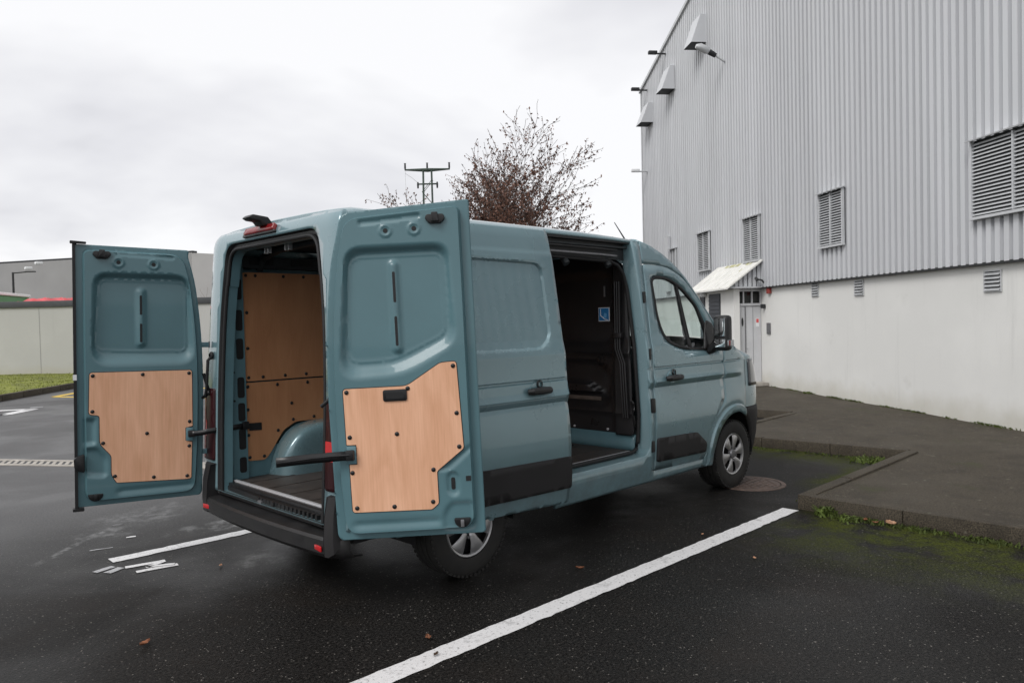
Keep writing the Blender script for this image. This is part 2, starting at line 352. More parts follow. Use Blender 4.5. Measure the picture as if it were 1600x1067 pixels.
    e.l.new(e.m('ADD', e.m('MULTIPLY', agg, .7), e.m('MULTIPLY', sp, .6)), b.inputs['Height']); e.l.new(b.outputs[0], p.inputs['Normal'])
    return m
def paint_mat(name, col, wear=.5):
    m = bpy.data.materials.new(name); m.use_nodes = True; e = NE(m); p = e.n['Principled BSDF']; P, _ = e.pos()
    w = e.m('MULTIPLY', e.ss(e.noise(P, 48, 4, .75), .56, .64), wear); w = e.m('MAXIMUM', w, e.m('MULTIPLY', e.ss(e.noise(P, 6, 7, .72), .54, .70), wear*.8))
    c = e.mixc(e.noise(P, 3, 4), tuple(k*.86 for k in col), col)
    e.l.new(e.mixc(w, c, (.05, .048, .046)), p.inputs['Base Color']); p.inputs['Roughness'].default_value = .6
    b = e.n.new('ShaderNodeBump'); b.inputs['Strength'].default_value = .3; b.inputs['Distance'].default_value = .004; e.l.new(e.noise(P, 120, 3, .7), b.inputs['Height']); e.l.new(b.outputs[0], p.inputs['Normal'])
    return m
def pave_mat():
    m = bpy.data.materials.new('mossy_pavement'); m.use_nodes = True; e = NE(m); p = e.n['Principled BSDF']; P, _ = e.pos()
    fine = e.noise(P, 90, 4, .7); mid = e.noise(P, 3.4, 7, .62); big = e.noise(P, .7, 4)
    c = e.mixc(e.ss(fine, .32, .68), (.018, .0145, .0095), (.098, .080, .057))
    c = e.mixc(e.ss(mid, .42, .68, 0, .65), c, (.032, .026, .019)); c = e.mixc(e.ss(big, .45, .7, 0, .5), c, (.085, .073, .056))
    c = e.mixc(e.ss(e.noise(P, 14, 3), .64, .72, 0, .6), c, (.17, .155, .12)); c = e.mixc(e.ss(e.noise(P, 1.7, 6, .65), .57, .72, 0, .55), c, (.055, .06, .02))
    e.l.new(c, p.inputs['Base Color']); p.inputs['Roughness'].default_value = .72; p.inputs['Specular IOR Level'].default_value = .3
    b = e.n.new('ShaderNodeBump'); b.inputs['Strength'].default_value = .6; b.inputs['Distance'].default_value = .01; e.l.new(e.m('ADD', fine, e.m('MULTIPLY', mid, .8)), b.inputs['Height']); e.l.new(b.outputs[0], p.inputs['Normal'])
    return m
def wall_mat(name, col, streak=.25):
    m = bpy.data.materials.new(name); m.use_nodes = True; e = NE(m); p = e.n['Principled BSDF']; P, (x, y, z) = e.pos()
    mp = e.n.new('ShaderNodeMapping'); mp.inputs['Scale'].default_value = (2.4, 2.4, .22); e.l.new(P, mp.inputs[0])
    st = e.noise(mp.outputs[0], 1.6, 6, .6); pat = e.noise(P, .45, 5, .55)
    c = e.mixc(e.ss(pat, .4, .62), tuple(k*.93 for k in col), col)
    c = e.mixc(e.ss(st, .56, .8, 0, streak), c, tuple(k*.62 for k in col))
    splash = e.m('MULTIPLY', e.ss(e.m('ADD', z, e.m('MULTIPLY', e.m('SUBTRACT', e.noise(P, 2.2, 5), .5), .5)), .55, .12), .45)
    c = e.mixc(splash, c, (.42, .39, .30))
    sm = e.m('MULTIPLY', e.ss(e.noise(P, 1.1, 5, .6), .63, .72), .12); c = e.mixc(sm, c, (.30, .29, .25))
    e.l.new(c, p.inputs['Base Color']); p.inputs['Roughness'].default_value = .75
    b = e.n.new('ShaderNodeBump'); b.inputs['Strength'].default_value = .25; b.inputs['Distance'].default_value = .006; e.l.new(e.noise(P, 55, 5, .6), b.inputs['Height']); e.l.new(b.outputs[0], p.inputs['Normal'])
    return m
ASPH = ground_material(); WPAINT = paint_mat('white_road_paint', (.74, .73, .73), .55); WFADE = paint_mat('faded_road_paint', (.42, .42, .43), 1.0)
YPAINT = paint_mat('yellow_road_paint', (.75, .50, .06), .4); PAVE = pave_mat()
KERB = PAVE
RENDER = wall_mat('white_render', (.77, .765, .74), .35); GREYR = wall_mat('grey_render', (.33, .325, .32), .3)
CLAD = mat('pale_cladding', (.58, .59, .61), .42, .0, .5, var=.06, vscale=1.3, stretch=(1.5, 1.5, .15))
def sheet_variation(m, amt):
    n = m.node_tree.nodes; l = m.node_tree.links; p = n['Principled BSDF']; src = p.inputs['Base Color'].links[0].from_socket
    oi = n.new('ShaderNodeObjectInfo'); mr = n.new('ShaderNodeMapRange'); mr.inputs[3].default_value = 1-amt; mr.inputs[4].default_value = 1+amt*.6; l.new(oi.outputs['Random'], mr.inputs[0])
    vm = n.new('ShaderNodeVectorMath'); vm.operation = 'SCALE'; l.new(src, vm.inputs[0]); l.new(mr.outputs[0], vm.inputs['Scale']); l.new(vm.outputs[0], p.inputs['Base Color'])
sheet_variation(CLAD, .05)
CLADD = mat('louvre_backing', (.02, .022, .024), .6); LOUV = mat('louvre_grey', (.55, .56, .575), .45, var=.08, vscale=5)
DARKT = mat('dark_trim', (.018, .019, .021), .5, var=.2, vscale=6); DOORG = mat('grey_door_paint', (.55, .555, .57), .45, var=.05, vscale=4)
CREAM = mat('lichen_roof', (.76, .75, .71), .65, var=.08, vscale=5); LICH = mat('lichen', (.46, .44, .24), .8, var=.4, vscale=20)
GRASSG = mat('lawn_soil', (.155, .17, .025), .9, var=.5, vscale=1.6, bump=.5, bscale=30)
GRASSB = mat('grass_blade', (.19, .215, .028), .7, var=.4, vscale=2.5); TUFT = mat('weed_green', (.075, .105, .016), .75, var=.45, vscale=8); MOSSB = mat('moss_green', (.050, .068, .009), .85, var=.5, vscale=9)
BARK = mat('bark', (.060, .045, .040), .85, var=.35, vscale=5); LEAF = mat('russet_leaf', (.165, .082, .056), .65, var=.5, vscale=1.5)
DLEAF = mat('dead_leaf', (.22, .085, .04), .6, var=.4, vscale=30); PLEAF = mat('pale_dead_leaf', (.45, .25, .15), .6, var=.3, vscale=30)
IRON = mat('rusty_iron', (.105, .072, .058), .6, .35, var=.4, vscale=14, bump=.4, bscale=90)
PYL = mat('green_pylon_steel', (.075, .10, .085), .6, .3, var=.2, vscale=3); GALV = mat('galvanised', (.52, .53, .54), .45, .25, var=.15, vscale=8)

# ---- ground
mb = MB(); ng = 24
rr_ = [0, 4, 9, 16, 30, 60, 130, 300, 700]
v = [(3, 3, 0)]; f = []
for i, q in enumerate(rr_[1:]): v += [(3+q*math.cos(2*math.pi*k/ng), 3+q*math.sin(2*math.pi*k/ng), 0) for k in range(ng)]
for k in range(ng): f.append((0, 1+k, 1+(k+1) % ng))
for i in range(len(rr_)-2):
    for k in range(ng): a = 1+i*ng; f.append((a+k, a+ng+k, a+ng+(k+1) % ng, a+(k+1) % ng))
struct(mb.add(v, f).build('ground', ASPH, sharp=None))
def flat(name, poly, m, z=.004):
    o = MB().add([(x, y, z) for x, y in poly], [tuple(range(len(poly)))]).build(name, m, sharp=None); return struct(o)
def ribbon(name, pts, w, m, z=.004):
    # painted stroke with slightly ragged edges
    pts = [Vector((*p, 0)) for p in pts]; L_ = []; R_ = []
    for a, b in zip(pts, pts[1:]):
        t = (b-a).normalized(); n = Vector((-t.y, t.x, 0)); k = max(2, int((b-a).length/.05))
        for i in range(k+1):
            c = a.lerp(b, i/k); j = rng.normal(0, .0035, 2); L_.append(c+n*(w/2+j[0])); R_.append(c-n*(w/2+j[1]))
    n = len(L_); vs = [(p.x, p.y, z) for p in L_+R_]; return struct(MB().add(vs, [(i, i+1, n+i+1, n+i) for i in range(n-1)]).build(name, m, sharp=None))
ribbon('parking_line', [(-1.6, -1.765), (4.22, -1.815)], .15, WPAINT)
ribbon('parking_line', [(-.47, 1.335), (4.3, 1.245)], .13, WPAINT)
ribbon('painted_letter', [(-.45, 1.075), (-.185, 1.02)], .06, WPAINT); ribbon('painted_letter', [(-.43, .905), (-.155, .855)], .06, WPAINT)
ribbon('painted_letter', [(-.20, 1.0), (-.34, .95), (-.17, .875)], .045, WPAINT, .008)
ribbon('painted_letter', [(-.58, 1.04), (-.47, 1.10)], .07, WFADE); ribbon('painted_letter', [(-.64, 1.13), (-.50, 1.17)], .06, WFADE)
ribbon('painted_mark', [(-.17, 1.93), (-.10, 1.91)], .035, WPAINT); ribbon('painted_mark', [(-.50, 1.75), (-.34, 1.71)], .02, WFADE)
ribbon('road_marking', [(.6, 15.9), (2.05, 15.15), (1.35, 14.35), (.5, 15.0)], .28, WPAINT); ribbon('road_marking', [(2.1, 15.6), (2.35, 15.55)], .16, WFADE)
ribbon('yellow_line', [(3.28, 18.4), (5.9, 13.6)], .22, YPAINT); ribbon('yellow_line', [(3.28, 18.4), (5.2, 20.6)], .22, YPAINT, .008)
ribbon('yellow_line', [(5.2, 20.4), (8.2, 15.2)], .22, YPAINT)

# ---- drainage channel
ch = empty('drain_channel', (.3, 6.7, 0)); tag(ch, 'pale slotted drain channel crossing the asphalt behind the open door', 'drain')
a0, a1 = Vector((-1.9, 10.0, 0)), Vector((2.2, 3.9, 0)); td = (a1-a0).normalized(); tn = Vector((td.y, -td.x, 0)); Mz = Matrix.Rotation(math.atan2(td.y, td.x), 3, 'Z')
CONC = mat('pale_concrete', (.40, .37, .33), .8, var=.25, vscale=6, bump=.3, bscale=60)
off = Vector((.3, 6.7, 0))
for q in (-.15, .15):
    MB().box((a0+a1)/2+tn*q-off+Vector((0, 0, .004)), ((a1-a0).length, .07, .02), Mz).build('edge', CONC, ch, bevel=.003)
mb = MB(); n = int((a1-a0).length/.10)
for i in range(n): mb.box(a0+td*(i*.10+.05)-off+Vector((0, 0, .004)), (.045, .22, .012), Mz @ Matrix.Rotation(R(35), 3, 'Z'))
mb.build('grating', CONC, ch); MB().box((a0+a1)/2-off+Vector((0, 0, .001)), ((a1-a0).length, .33, .006), Mz).build('channel_bed', DARKT, ch)

# ---- manhole
mh = empty('manhole_cover', (4.98, -1.02, 0)); tag(mh, 'round rusty iron manhole cover under the front wheel', 'manhole cover')
MB().lathe([(.0, .36), (.006, .355), (.006, .315), (.003, .312)], 'z', n=40).build('frame', IRON, mh)
mb = MB().lathe([(.0, .305), (.006, .30), (.006, .001)], 'z', n=40)
for i in range(-4, 5):
    for j in range(-4, 5):
        if math.hypot(i, j) < 4.2: mb.box((i*.062, j*.062, .0075), (.035, .012, .004), Matrix.Rotation(R(90*((i+j) % 2)), 3, 'Z'))
mb.build('lid', IRON, mh)

# ---- pavement with a saw-tooth kerb
PZ = .12
tooth = [(-1.3, -7.15), (1.5, -7.15), (1.5, -4.5), (4.28, -4.5), (4.28, -1.85), (7.2, -1.85), (7.03, .80), (9.9, .83), (9.8, 3.46), (12.6, 3.5), (12.5, 6.1), (15.3, 6.1), (15.2, 8.75), (18, 8.75), (18, 11.3)]
wall_e = [tuple(wp(17.2, -.1, 0))[:2], tuple(wp(-12, -.1, 0))[:2]]
poly = tooth+wall_e
pv = panel('pavement', poly, lambda P: np.c_[P, PZ+.012*np.sin(P[:, 0]*1.3)*np.cos(P[:, 1]*1.1)-.004], PAVE, step=.35, es=.3, out=(0, 0, 1), sharp=None); struct(pv)
kb = 0
for a, b in zip(tooth, tooth[1:]):
    a = Vector((*a, 0)); b = Vector((*b, 0)); t = (b-a).normalized(); nr = Vector((t.y, -t.x, 0)); n = max(1, round((b-a).length/.98)); ll = (b-a).length/n
    Mk = Matrix.Rotation(math.atan2(t.y, t.x), 3, 'Z')
    for i in range(n):
        c = a+t*(ll*(i+.5))+nr*.06
        h = PZ+.012+.008*math.sin(c.x*1.3)+rng.normal(0, .0015)
        MB().box(c+Vector((0, 0, h/2-.02)), (ll-.002, .12, h+.04), Mk).build('kerb_stone', KERB, pv, bevel=.014)

# ---- lawn, far kerb, low wall
kA, kD = Vector((2.0, 18.3, 0)), Vector((.634, .773, 0)); kN = Vector((-.773, .634, 0))
k0 = kA-kD*14; k1 = kA+kD*34
lw = [k0+kN*.1, k1+kN*.1, k1+kN*30, k0+kN*26]
lawn = panel('lawn', [(p.x, p.y) for p in lw], lambda P: np.c_[P, .13+.05*np.sin(P[:, 0]*.7)*np.sin(P[:, 1]*.5+1)], GRASSG, step=1.2, es=1.2, out=(0, 0, 1), sharp=None); struct(lawn)
Mk = Matrix.Rotation(math.atan2(kD.y, kD.x), 3, 'Z')
fk = struct(MB().box(kA-kD*13.5+Vector((0, 0, .05)), (.96, .15, .24), Mk).build('kerb', KERB, bevel=.015))
for i in range(1, 47): MB().box(kA+kD*(i*1.0-13.5)+Vector((0, 0, .05+rng.normal(0, .002))), (.985, .15, .24), Mk).build('kerb_stone', KERB, fk, bevel=.015)
mb = MB()
for i in range(16000):
    t, w = rng.uniform(-6, 22), rng.uniform(.12, 1)**2*11+.1; c = kA+kD*t+kN*w; h = rng.uniform(.02, .06); a = rng.uniform(0, 6.28); dx, dy = .02*math.cos(a), .02*math.sin(a)
    z0 = .13+.05*math.sin(c.x*.7)*math.sin(c.y*.5+1)-.01
    mb.add([(c.x-dx, c.y-dy, z0), (c.x+dx, c.y+dy, z0), (c.x+rng.normal(0, .03), c.y+rng.normal(0, .03), z0+h)], [(0, 1, 2)])
gr = mb.build('grass', GRASSB, fix=False, sharp=None); gr['kind'] = 'stuff'; gr['label'] = 'short mown grass in front of the low wall'
def far_pt(px, py, d): return ray(px, py, d)
bw = empty('boundary_wall', (4.4, 30.8, 0)); tag(bw, 'long low pale grey wall with dark coping behind the lawn', 'wall')
A_, B_ = Vector((-2.4, 37.6, 0)), Vector((12.4, 22.9, 0)); bt = (B_-A_).normalized(); Mw = Matrix.Rotation(math.atan2(bt.y, bt.x), 3, 'Z'); bo = Vector((4.4, 30.8, 0))
PALE = wall_mat('pale_grey_render', (.50, .495, .475), .25)
MB().box((A_+B_)/2-bo+Vector((0, 0, 1.35)), ((B_-A_).length, .3, 2.9), Mw).build('wall', PALE, bw)
for t_ in np.arange(2, 20, 3.1):
    MB().box(A_+bt*float(t_)-bo+Vector((bt.y, -bt.x, 0))*.151*(1 if Vector((bt.y, -bt.x, 0)).dot(CAM-A_) > 0 else -1)+Vector((0, 0, 1.35)), (.03, .006, 2.7), Mw).build('panel_joint', GREYR, bw)
MB().box((A_+B_)/2-bo+Vector((0, 0, 2.88)), ((B_-A_).length+.1, .42, .25), Mw).build('coping', mat('coping_metal', (.07, .073, .078), .5, .2, var=.1), bw, bevel=.01)

# ---- far grey building
fb = empty('warehouse', (16, 60, 0)); tag(fb, 'flat roofed grey warehouse beyond the low wall', 'building'); fo = Vector((16, 60, 0))
c0 = ray(303, 500, 60); c0.z = 0; cl = ray(-260, 500, 72); cl.z = 0; c1 = ray(345, 500, 61.5); c1.z = 0
def wallquad(name, a, b, z0, z1, m, th=.4):
    t = (b-a).normalized(); Mq = Matrix.Rotation(math.atan2(t.y, t.x), 3, 'Z'); nb = Vector((-t.y, t.x, 0)); nb = nb if nb.dot(CAM-a) < 0 else -nb
    return MB().box((a+b)/2+nb*th/2-fo+Vector((0, 0, (z0+z1)/2)), ((b-a).length, th, z1-z0), Mq).build(name, m, fb)
wallquad('front_wall', cl, c0, -.2, 7.85, mat('warehouse_cladding', (.30, .296, .292), .6, var=.08, vscale=.4)); wallquad('end_wall', c0, c1, -.2, 7.83, mat('warehouse_end_lit', (.60, .585, .57), .6, var=.05, vscale=.6))  # end wall colour set lighter to stand for the stronger light on it
wallquad('parapet_trim', cl, c0+(c0-cl).normalized()*.1, 7.85, 8.0, DARKT, .5)
for q in ((44, 409), (60, 402)):
    p = ray(*q, 61); p.z = 7.0 if q[0] == 44 else 7.4
    MB().box(p-fo, (.5, .5, .22)).build('wall_lamp', WHITE, fb, bevel=.05)
# ---- street lamp, truck and tarpaulin behind the wall
lp = ray(23, 500, 47); lp.z = 0; sl = empty('street_lamp', lp); tag(sl, 'thin dark street lamp with a flat arm behind the low wall', 'street lamp')
MB().tube([(0, 0, -.1), (0, 0, .6), (0, 0, 5.55)], [.11, .085, .06], 10).build('pole', DARKT, sl)
ad_ = rt*1; MB().tube([Vector((0, 0, 5.5)), Vector((0, 0, 5.56))+ad_*.85], .04, 8).build('arm', DARKT, sl); MB().box(Vector((0, 0, 5.57))+ad_*1.1, (.55, .24, .07), Matrix.Rotation(math.atan2(ad_.y, ad_.x), 3, 'Z')).build('lamp_head', DARKT, sl, bevel=.02)
tp = ray(-22, 500, 40); tp.z = 0; tk = empty('box_trailer', tp); tag(tk, 'green box trailer with white roof edge above the low wall', 'trailer')
Mt = Matrix.Rotation(YAW-R(90)+.2, 3, 'Z')
MB().box((0, 0, 2.25), (2.3, 5, 3.0), Mt).build('body', mat('green_panel', (.05, .20, .06), .5, var=.1), tk, bevel=.03); MB().box((0, 0, 3.84), (2.45, 5.1, .16), Mt).build('roof', WHITE, tk, bevel=.04)
MB().box((0, 0, .62), (2.0, 4.6, .2), Mt).build('chassis', DARKT, tk)
for sx in (-1, 1):
    for sy in (-.6, .6): MB().lathe([(-.12, .05), (-.12, .42), (-.06, .48), (.06, .48), (.12, .42), (.12, .05)], 'x', Mt @ Vector((sx*.95, sy, .48)), 20).build('wheel', TYRE, tk)
rp_ = ray(82, 500, 40); rp_.z = 0
P = []
for i in range(25):
    row = []
    for j in range(17):
        u_, w_ = i/24*2-1, j/16*2-1; h = 3.50*(1-abs(u_)**6*.25)*(1-abs(w_)**8*.6)+.12*math.sin(i*1.3)*math.cos(j*1.1)-.22*(u_ < -.3)*(-.3-u_)
        edge = max(abs(u_), abs(w_)); q = Mt @ Vector((u_*1.9, w_*1.5, 0)); row.append((q.x, q.y, h if edge < 1 else 0))
    P.append(row)
tar = MB().grid(P).build('tarpaulin_stack', mat('red_tarpaulin', (.58, .09, .10), .55, var=.25, vscale=3)); tar.location = rp_; tag(tar, 'red tarpaulin covered load just showing above the low wall', 'tarpaulin')

# ---- industrial building on the right
BS0, BS1 = -12.0, 16.85
ib = empty('industrial_building', wp(2, 0, 0)); tag(ib, 'large industrial building with ribbed pale metal cladding over a white rendered base', 'building')
io = wp(2, 0, 0)
BF = Matrix((WD, WN, Vector((0, 0, 1)))).transposed()
def bbox(name, s0, s1, o0, o1, z0, z1, m, par=ib, bevel=0, org=None):
    org = io if org is None else org
    return MB().box(wp((s0+s1)/2, (o0+o1)/2, (z0+z1)/2)-org, (abs(s1-s0), abs(o1-o0), abs(z1-z0)), BF).build(name, m, par, bevel=bevel)
LEDGE = 2.42
bbox('base_wall', BS0, BS1, -.35, 0, -.2, LEDGE+.3, RENDER)
bbox('end_wall', BS1-.25, BS1-.01, -12, -.36, -.2, 9.7, CLAD)
bbox('drip_flashing', BS0, BS1, .005, .100, LEDGE-.025, LEDGE+.012, DARKT)
bbox('cladding_core', BS0, BS1-.02, .006, .022, LEDGE+.02, 9.6, LOUV)
def roofz(s): return 9.75+.234*(BS1-s)
# ribbed sheets: one part per sheet of six ribs
pitch = .165; s = BS0
while s < BS1-.05:
    n = 6; prof = []
    for k in range(n):
        q = s+k*pitch
        if q+pitch > BS1+.02: break
        prof += [(q, .030), (q+.058, .030), (q+.066, .104), (q+.157, .104)]
    if prof:
        prof.append((prof[-1][0]+.008, .030))
        vs = [wp(a, b, LEDGE-.0)-io for a, b in prof]+[wp(a, b, roofz(a))-io for a, b in prof]; m_ = len(prof)
        MB().add(vs, [(i+1, i, m_+i, m_+i+1) for i in range(m_-1)]).build('cladding_sheet', CLAD, ib, fix=False, sharp=None)
    s += n*pitch
vs = []; 
for q, o_, dz in ((BS1+.06, -.3, 0), (BS1+.06, .16, 0), (BS1+.06, .16, .1), (BS1+.06, -.3, .1)): vs.append(wp(q, o_, roofz(q)-.03+dz)-io)
for q, o_, dz in ((BS0, -.3, 0), (BS0, .16, 0), (BS0, .16, .1), (BS0, -.3, .1)): vs.append(wp(q, o_, roofz(q)-.03+dz)-io)
MB().add(vs, [(0, 1, 2, 3), (7, 6, 5, 4), (0, 4, 5, 1), (1, 5, 6, 2), (2, 6, 7, 3), (3, 7, 4, 0)]).build('verge_trim', LOUV, ib)
bbox('corner_trim', BS1-.04, BS1+.03, -.1, .115, LEDGE, roofz(BS1)-.04, LOUV)
def louvre(sc, z0, w, h, nsl=20, o=.10):
    g = bbox('louvre_vent', sc-w/2, sc+w/2, o+.004, o+.02, z0, z0+h, CLADD)
    org = wp(sc, o, z0); g.location = org-io; 
    for v_ in g.data.vertices: v_.co = v_.co-(org-io)
    F = .03
    for a, b, c_, d_ in ((-w/2, -w/2+F, 0, h), (w/2-F, w/2, 0, h), (-.012, .012, F, h-F)):
        MB().box(BF @ Vector(((a+b)/2, .045, (c_+d_)/2)), (b-a, .055, d_-c_), BF).build('frame_upright', LOUV, g)
    MB().box(BF @ Vector((0, .05, .0)), (w+.01, .07, .04), BF).build('sill', LOUV, g)
    MB().box(BF @ Vector((0, .07, h+.01)), (w+.06, .13, .018), BF @ Matrix.Rotation(R(-14), 3, 'X')).build('rain_hood', LOUV, g)
    hw_ = (w-2*F-.024)/2; me = MB().box((0, 0, 0), (hw_, .045, .006), BF @ Matrix.Rotation(R(-42), 3, 'X')).mesh('slat'); me.materials.append(LOUV)
    for k in range(nsl):
        for q in (-1, 1):
            sl_ = bpy.data.objects.new('slat', me); COL.objects.link(sl_); sl_.parent = g; sl_.location = BF @ Vector((q*(hw_/2+.012), .042, F+(h-2*F)*(k+.5)/nsl))
    return g
for sc in (4.48, 8.0, 11.05): louvre(sc, 3.06, .86, 1.05)
louvre(-.03, 3.06, 1.56, 1.10)
louvre(13.6, 3.06, .5, .85); louvre(-3.6, 3.06, .86, 1.05)
bbox('dark_duct', 13.95, 14.32, .1, .19, 2.6, 4.34, LOUV)
def small_vent(sc, z0, w, h):
    g = bbox('wall_vent', sc-w/2, sc+w/2, .003, .008, z0, z0+h, CLADD); org = wp(sc, 0, z0); g.location = org-io
    for v_ in g.data.vertices: v_.co = v_.co-(org-io)
    for a, b, c_, d_ in ((-w/2-.02, -w/2, -.02, h+.02), (w/2, w/2+.02, -.02, h+.02), (-w/2, w/2, h, h+.02), (-w/2, w/2, -.02, 0)):
        MB().box(BF @ Vector(((a+b)/2, .012, (c_+d_)/2)), (b-a, .02, d_-c_), BF).build('frame', GALV, g)
    me = MB().box((0, 0, 0), (w, .05, .005), BF @ Matrix.Rotation(R(-48), 3, 'X')).mesh('slat'); me.materials.append(GALV)
    for k in range(5): o_ = bpy.data.objects.new('slat', me); COL.objects.link(o_); o_.parent = g; o_.location = BF @ Vector((0, .024, h*(k+.35)/5))
small_vent(.52, 2.03, .29, .27); small_vent(3.78, 2.10, .25, .25); small_vent(5.33, 2.14, .22, .25)
# hoods on the cladding
for i, (sn, zb, zt) in enumerate(((10.72, 9.24, 10.0), (13.28, 8.77, 9.48), (15.5, 8.34, 9.0))):
    h = empty('vent_hood', wp(sn+.3, .1, zb)-io); h.parent = ib
    pr = [(.0, 0), (.42, 0), (.15, zt-zb), (.0, zt-zb)]; org = wp(sn+.3, .1, zb)
    fn = lambda a, b, d: wp(sn+d, .1+a, zb+b)-org
    w_ = .62; vs = [fn(a, b, 0) for a, b in pr]+[fn(a, b, w_) for a, b in pr]
    MB().add(vs, [(0, 1, 2, 3), (7, 6, 5, 4), (1, 5, 6, 2), (2, 6, 7, 3), (3, 7, 4, 0)]).build('cowl', CLAD, h)
    MB().box(BF @ Vector((.01, .21, .004)), (w_-.04, .40, .02), BF).build('grille', CLADD, h)
# floodlight and small wall lights
fl = empty('floodlight', wp(9.5, .1, 8.29)); tag(fl, 'grey floodlight on a short arm on the ribbed wall beside the vent hoods', 'floodlight')
MB().tube([BF @ Vector((0, 0, 0)), BF @ Vector((0, .26, .16))], .022, 8).build('arm', GALV, fl)
MB().tube([BF @ Vector((0, .24, .15)), BF @ Vector((0, .42, .25))], [.06, .075], 12).build('gear_box', DARKT, fl, bevel=.01)
MB().tube([BF @ Vector((0, .42, .25)), BF @ Vector((0, .48, .285)), BF @ Vector((0, .66, .36)), BF @ Vector((0, .76, .38))], [.075, .10, .10, .05], 14).build('lamp_head', mat('lamp_shell', (.55, .56, .57), .3, .3), fl)
for sq, zq, nm, lab in ((14.12, 10.12, 'wall_bracket', 'small dark bracket on the sloping roof verge above the middle vent hood'), (16.1, 9.58, 'wall_bracket', 'small dark bracket at the building corner where the verge meets it'), (16.25, 6.84, 'security_camera', 'small white security camera high on the building corner')):
    b_ = empty(nm, wp(sq, .1, zq)); tag(b_, lab, 'camera' if 'cam' in nm else 'bracket', None if 'cam' in nm else 'brackets on the roof verge')
    MB().box(BF @ Vector((0, .17, 0)), (.06, .34, .04), BF).build('arm', GALV if 'cam' in nm else DARKT, b_, bevel=.008); MB().box(BF @ Vector((0, .42, .03)), (.14, .28, .10), BF).build('housing', WHITE if 'cam' in nm else DARKT, b_, bevel=.02)
# entrance porch
PO = wp(7.72, .35, 0); ep = empty('entrance_porch', PO); tag(ep, 'white entrance porch with sloping lean-to roof and grey double door', 'porch')
pb = lambda nm, s0, s1, o0, o1, z0, z1, m, par=ep, bevel=0: bbox(nm, s0, s1, o0, o1, z0, z1, m, par, bevel, PO)
pb('side_wall', 7.72, 10.35, .58, .72, -.1, 2.40, RENDER); pb('back_wall', 10.22, 10.34, .01, .575, -.1, 2.40, RENDER); pb('step', 7.45, 7.95, .02, .60, .13, .20, CONC)
DS = 7.86
pb('door_frame_head', DS-.06, DS+.05, .004, .578, 2.00, 2.06, DOORG); pb('transom_head', DS-.06, DS+.05, .004, .578, 2.34, 2.40, DOORG)
for o_ in (.005, .215, .425, .545): pb('transom_post', DS-.05, DS+.04, o_, o_+.03, 2.065, 2.335, DOORG)
for o_ in (.036, .246, .456): pb('transom_pane', DS-.005, DS+.005, o_, o_+(.178 if o_ < .4 else .088), 2.066, 2.334, WGLASS)
pb('door_post', DS-.06, DS+.05, .53, .578, .19, 1.995, DOORG)
d1 = pb('door_leaf', DS-.03, DS+.02, .405, .525, .20, 1.99, DOORG); d2 = pb('door_leaf', DS-.032, DS+.022, .012, .395, .20, 1.99, DOORG)
ov = MB().prism([(.47+.022*math.cos(a), 1.62+.10*math.sin(a)) for a in np.linspace(0, 6.28, 24, endpoint=False)], lambda a, b, d: wp(DS-.03+d, a, b)-PO, -.012, .0).build('oval_window', WGLASS, d1)
pb('door_handle', DS-.08, DS-.034, .375, .39, 1.0, 1.03, GALV, d2); pb('meeting_strip', DS-.045, DS-.031, .385, .41, .2, 1.98, GREYM, d2); pb('leaf_joint', DS-.036, DS-.0325, .205, .212, .2, 1.98, GREYM, d2)
pb('notice', DS-.038, DS-.0335, .06, .14, 1.50, 1.70, WHITE, d2); pb('notice_band', DS-.041, DS-.0385, .07, .13, 1.60, 1.69, mat('notice_red', (.65, .10, .10), .5), d2)
pb('porch_void', DS+.06, 10.2, .02, .57, .1, 2.38, DARKT)
for s0, s1 in ((8.50, 9.22), (9.50, 9.82)):
    sh = pb('shuttered_window', s0, s1, .722, .735, .95, 2.33, mat('shutter_slate', (.055, .06, .07), .5, var=.15))
    for k in range(14): pb('slat', s0+.02, s1-.02, .736, .752, .99+k*.095, 1.06+k*.095, sh.data.materials[0], sh)
cn = []
for s0 in (7.5, 10.12):
    cn += [wp(s0, .1, 3.07)-PO, wp(s0, .97, 2.42)-PO, wp(s0, .97, 2.385)-PO, wp(s0, .1, 3.03)-PO]
cr = MB().add(cn, [(0, 1, 2, 3), (7, 6, 5, 4), (0, 4, 5, 1), (1, 5, 6, 2), (2, 6, 7, 3), (3, 7, 4, 0)]).build('canopy_roof', CREAM, ep)
for s0 in np.arange(7.55, 10.1, .42):
    q = [wp(s0, .12, 3.062)-PO, wp(s0, .965, 2.43)-PO]; MB().tube(q, .013, 6).build('roof_seam', CREAM, cr)
for s0, s1, o_ in ((7.9, 8.2, .14), (8.6, 9.5, .12), (8.0, 8.1, .35)):
    zc = 3.07-(o_-.1)*.747; q = [wp(s0, o_, zc+.006)-PO, wp(s1, o_, zc+.006)-PO, wp(s1, o_+.08, zc+.006-.06)-PO, wp(s0, o_+.10, zc+.006-.075)-PO]
    MB().add(q, [(0, 1, 2, 3)]).build('lichen_patch', LICH, cr)
prof = []
for k in range(7):
    o_ = .115+k*.11; prof.append((o_, o_+.075))
for o0, o1 in prof:
    zt0, zt1 = 3.02-(o0-.1)*.747, 3.02-(o1-.1)*.747
    q = []
    for s_ in (7.60, 7.63): q += [wp(s_, o0, 2.45)-PO, wp(s_, o1, 2.45)-PO, wp(s_, o1, zt1)-PO, wp(s_, o0, zt0)-PO]
    MB().add(q, [(0, 1, 2, 3), (7, 6, 5, 4), (0, 4, 5, 1), (1, 5, 6, 2), (2, 6, 7, 3), (3, 7, 4, 0)]).build('gable_board', CLAD, ep)
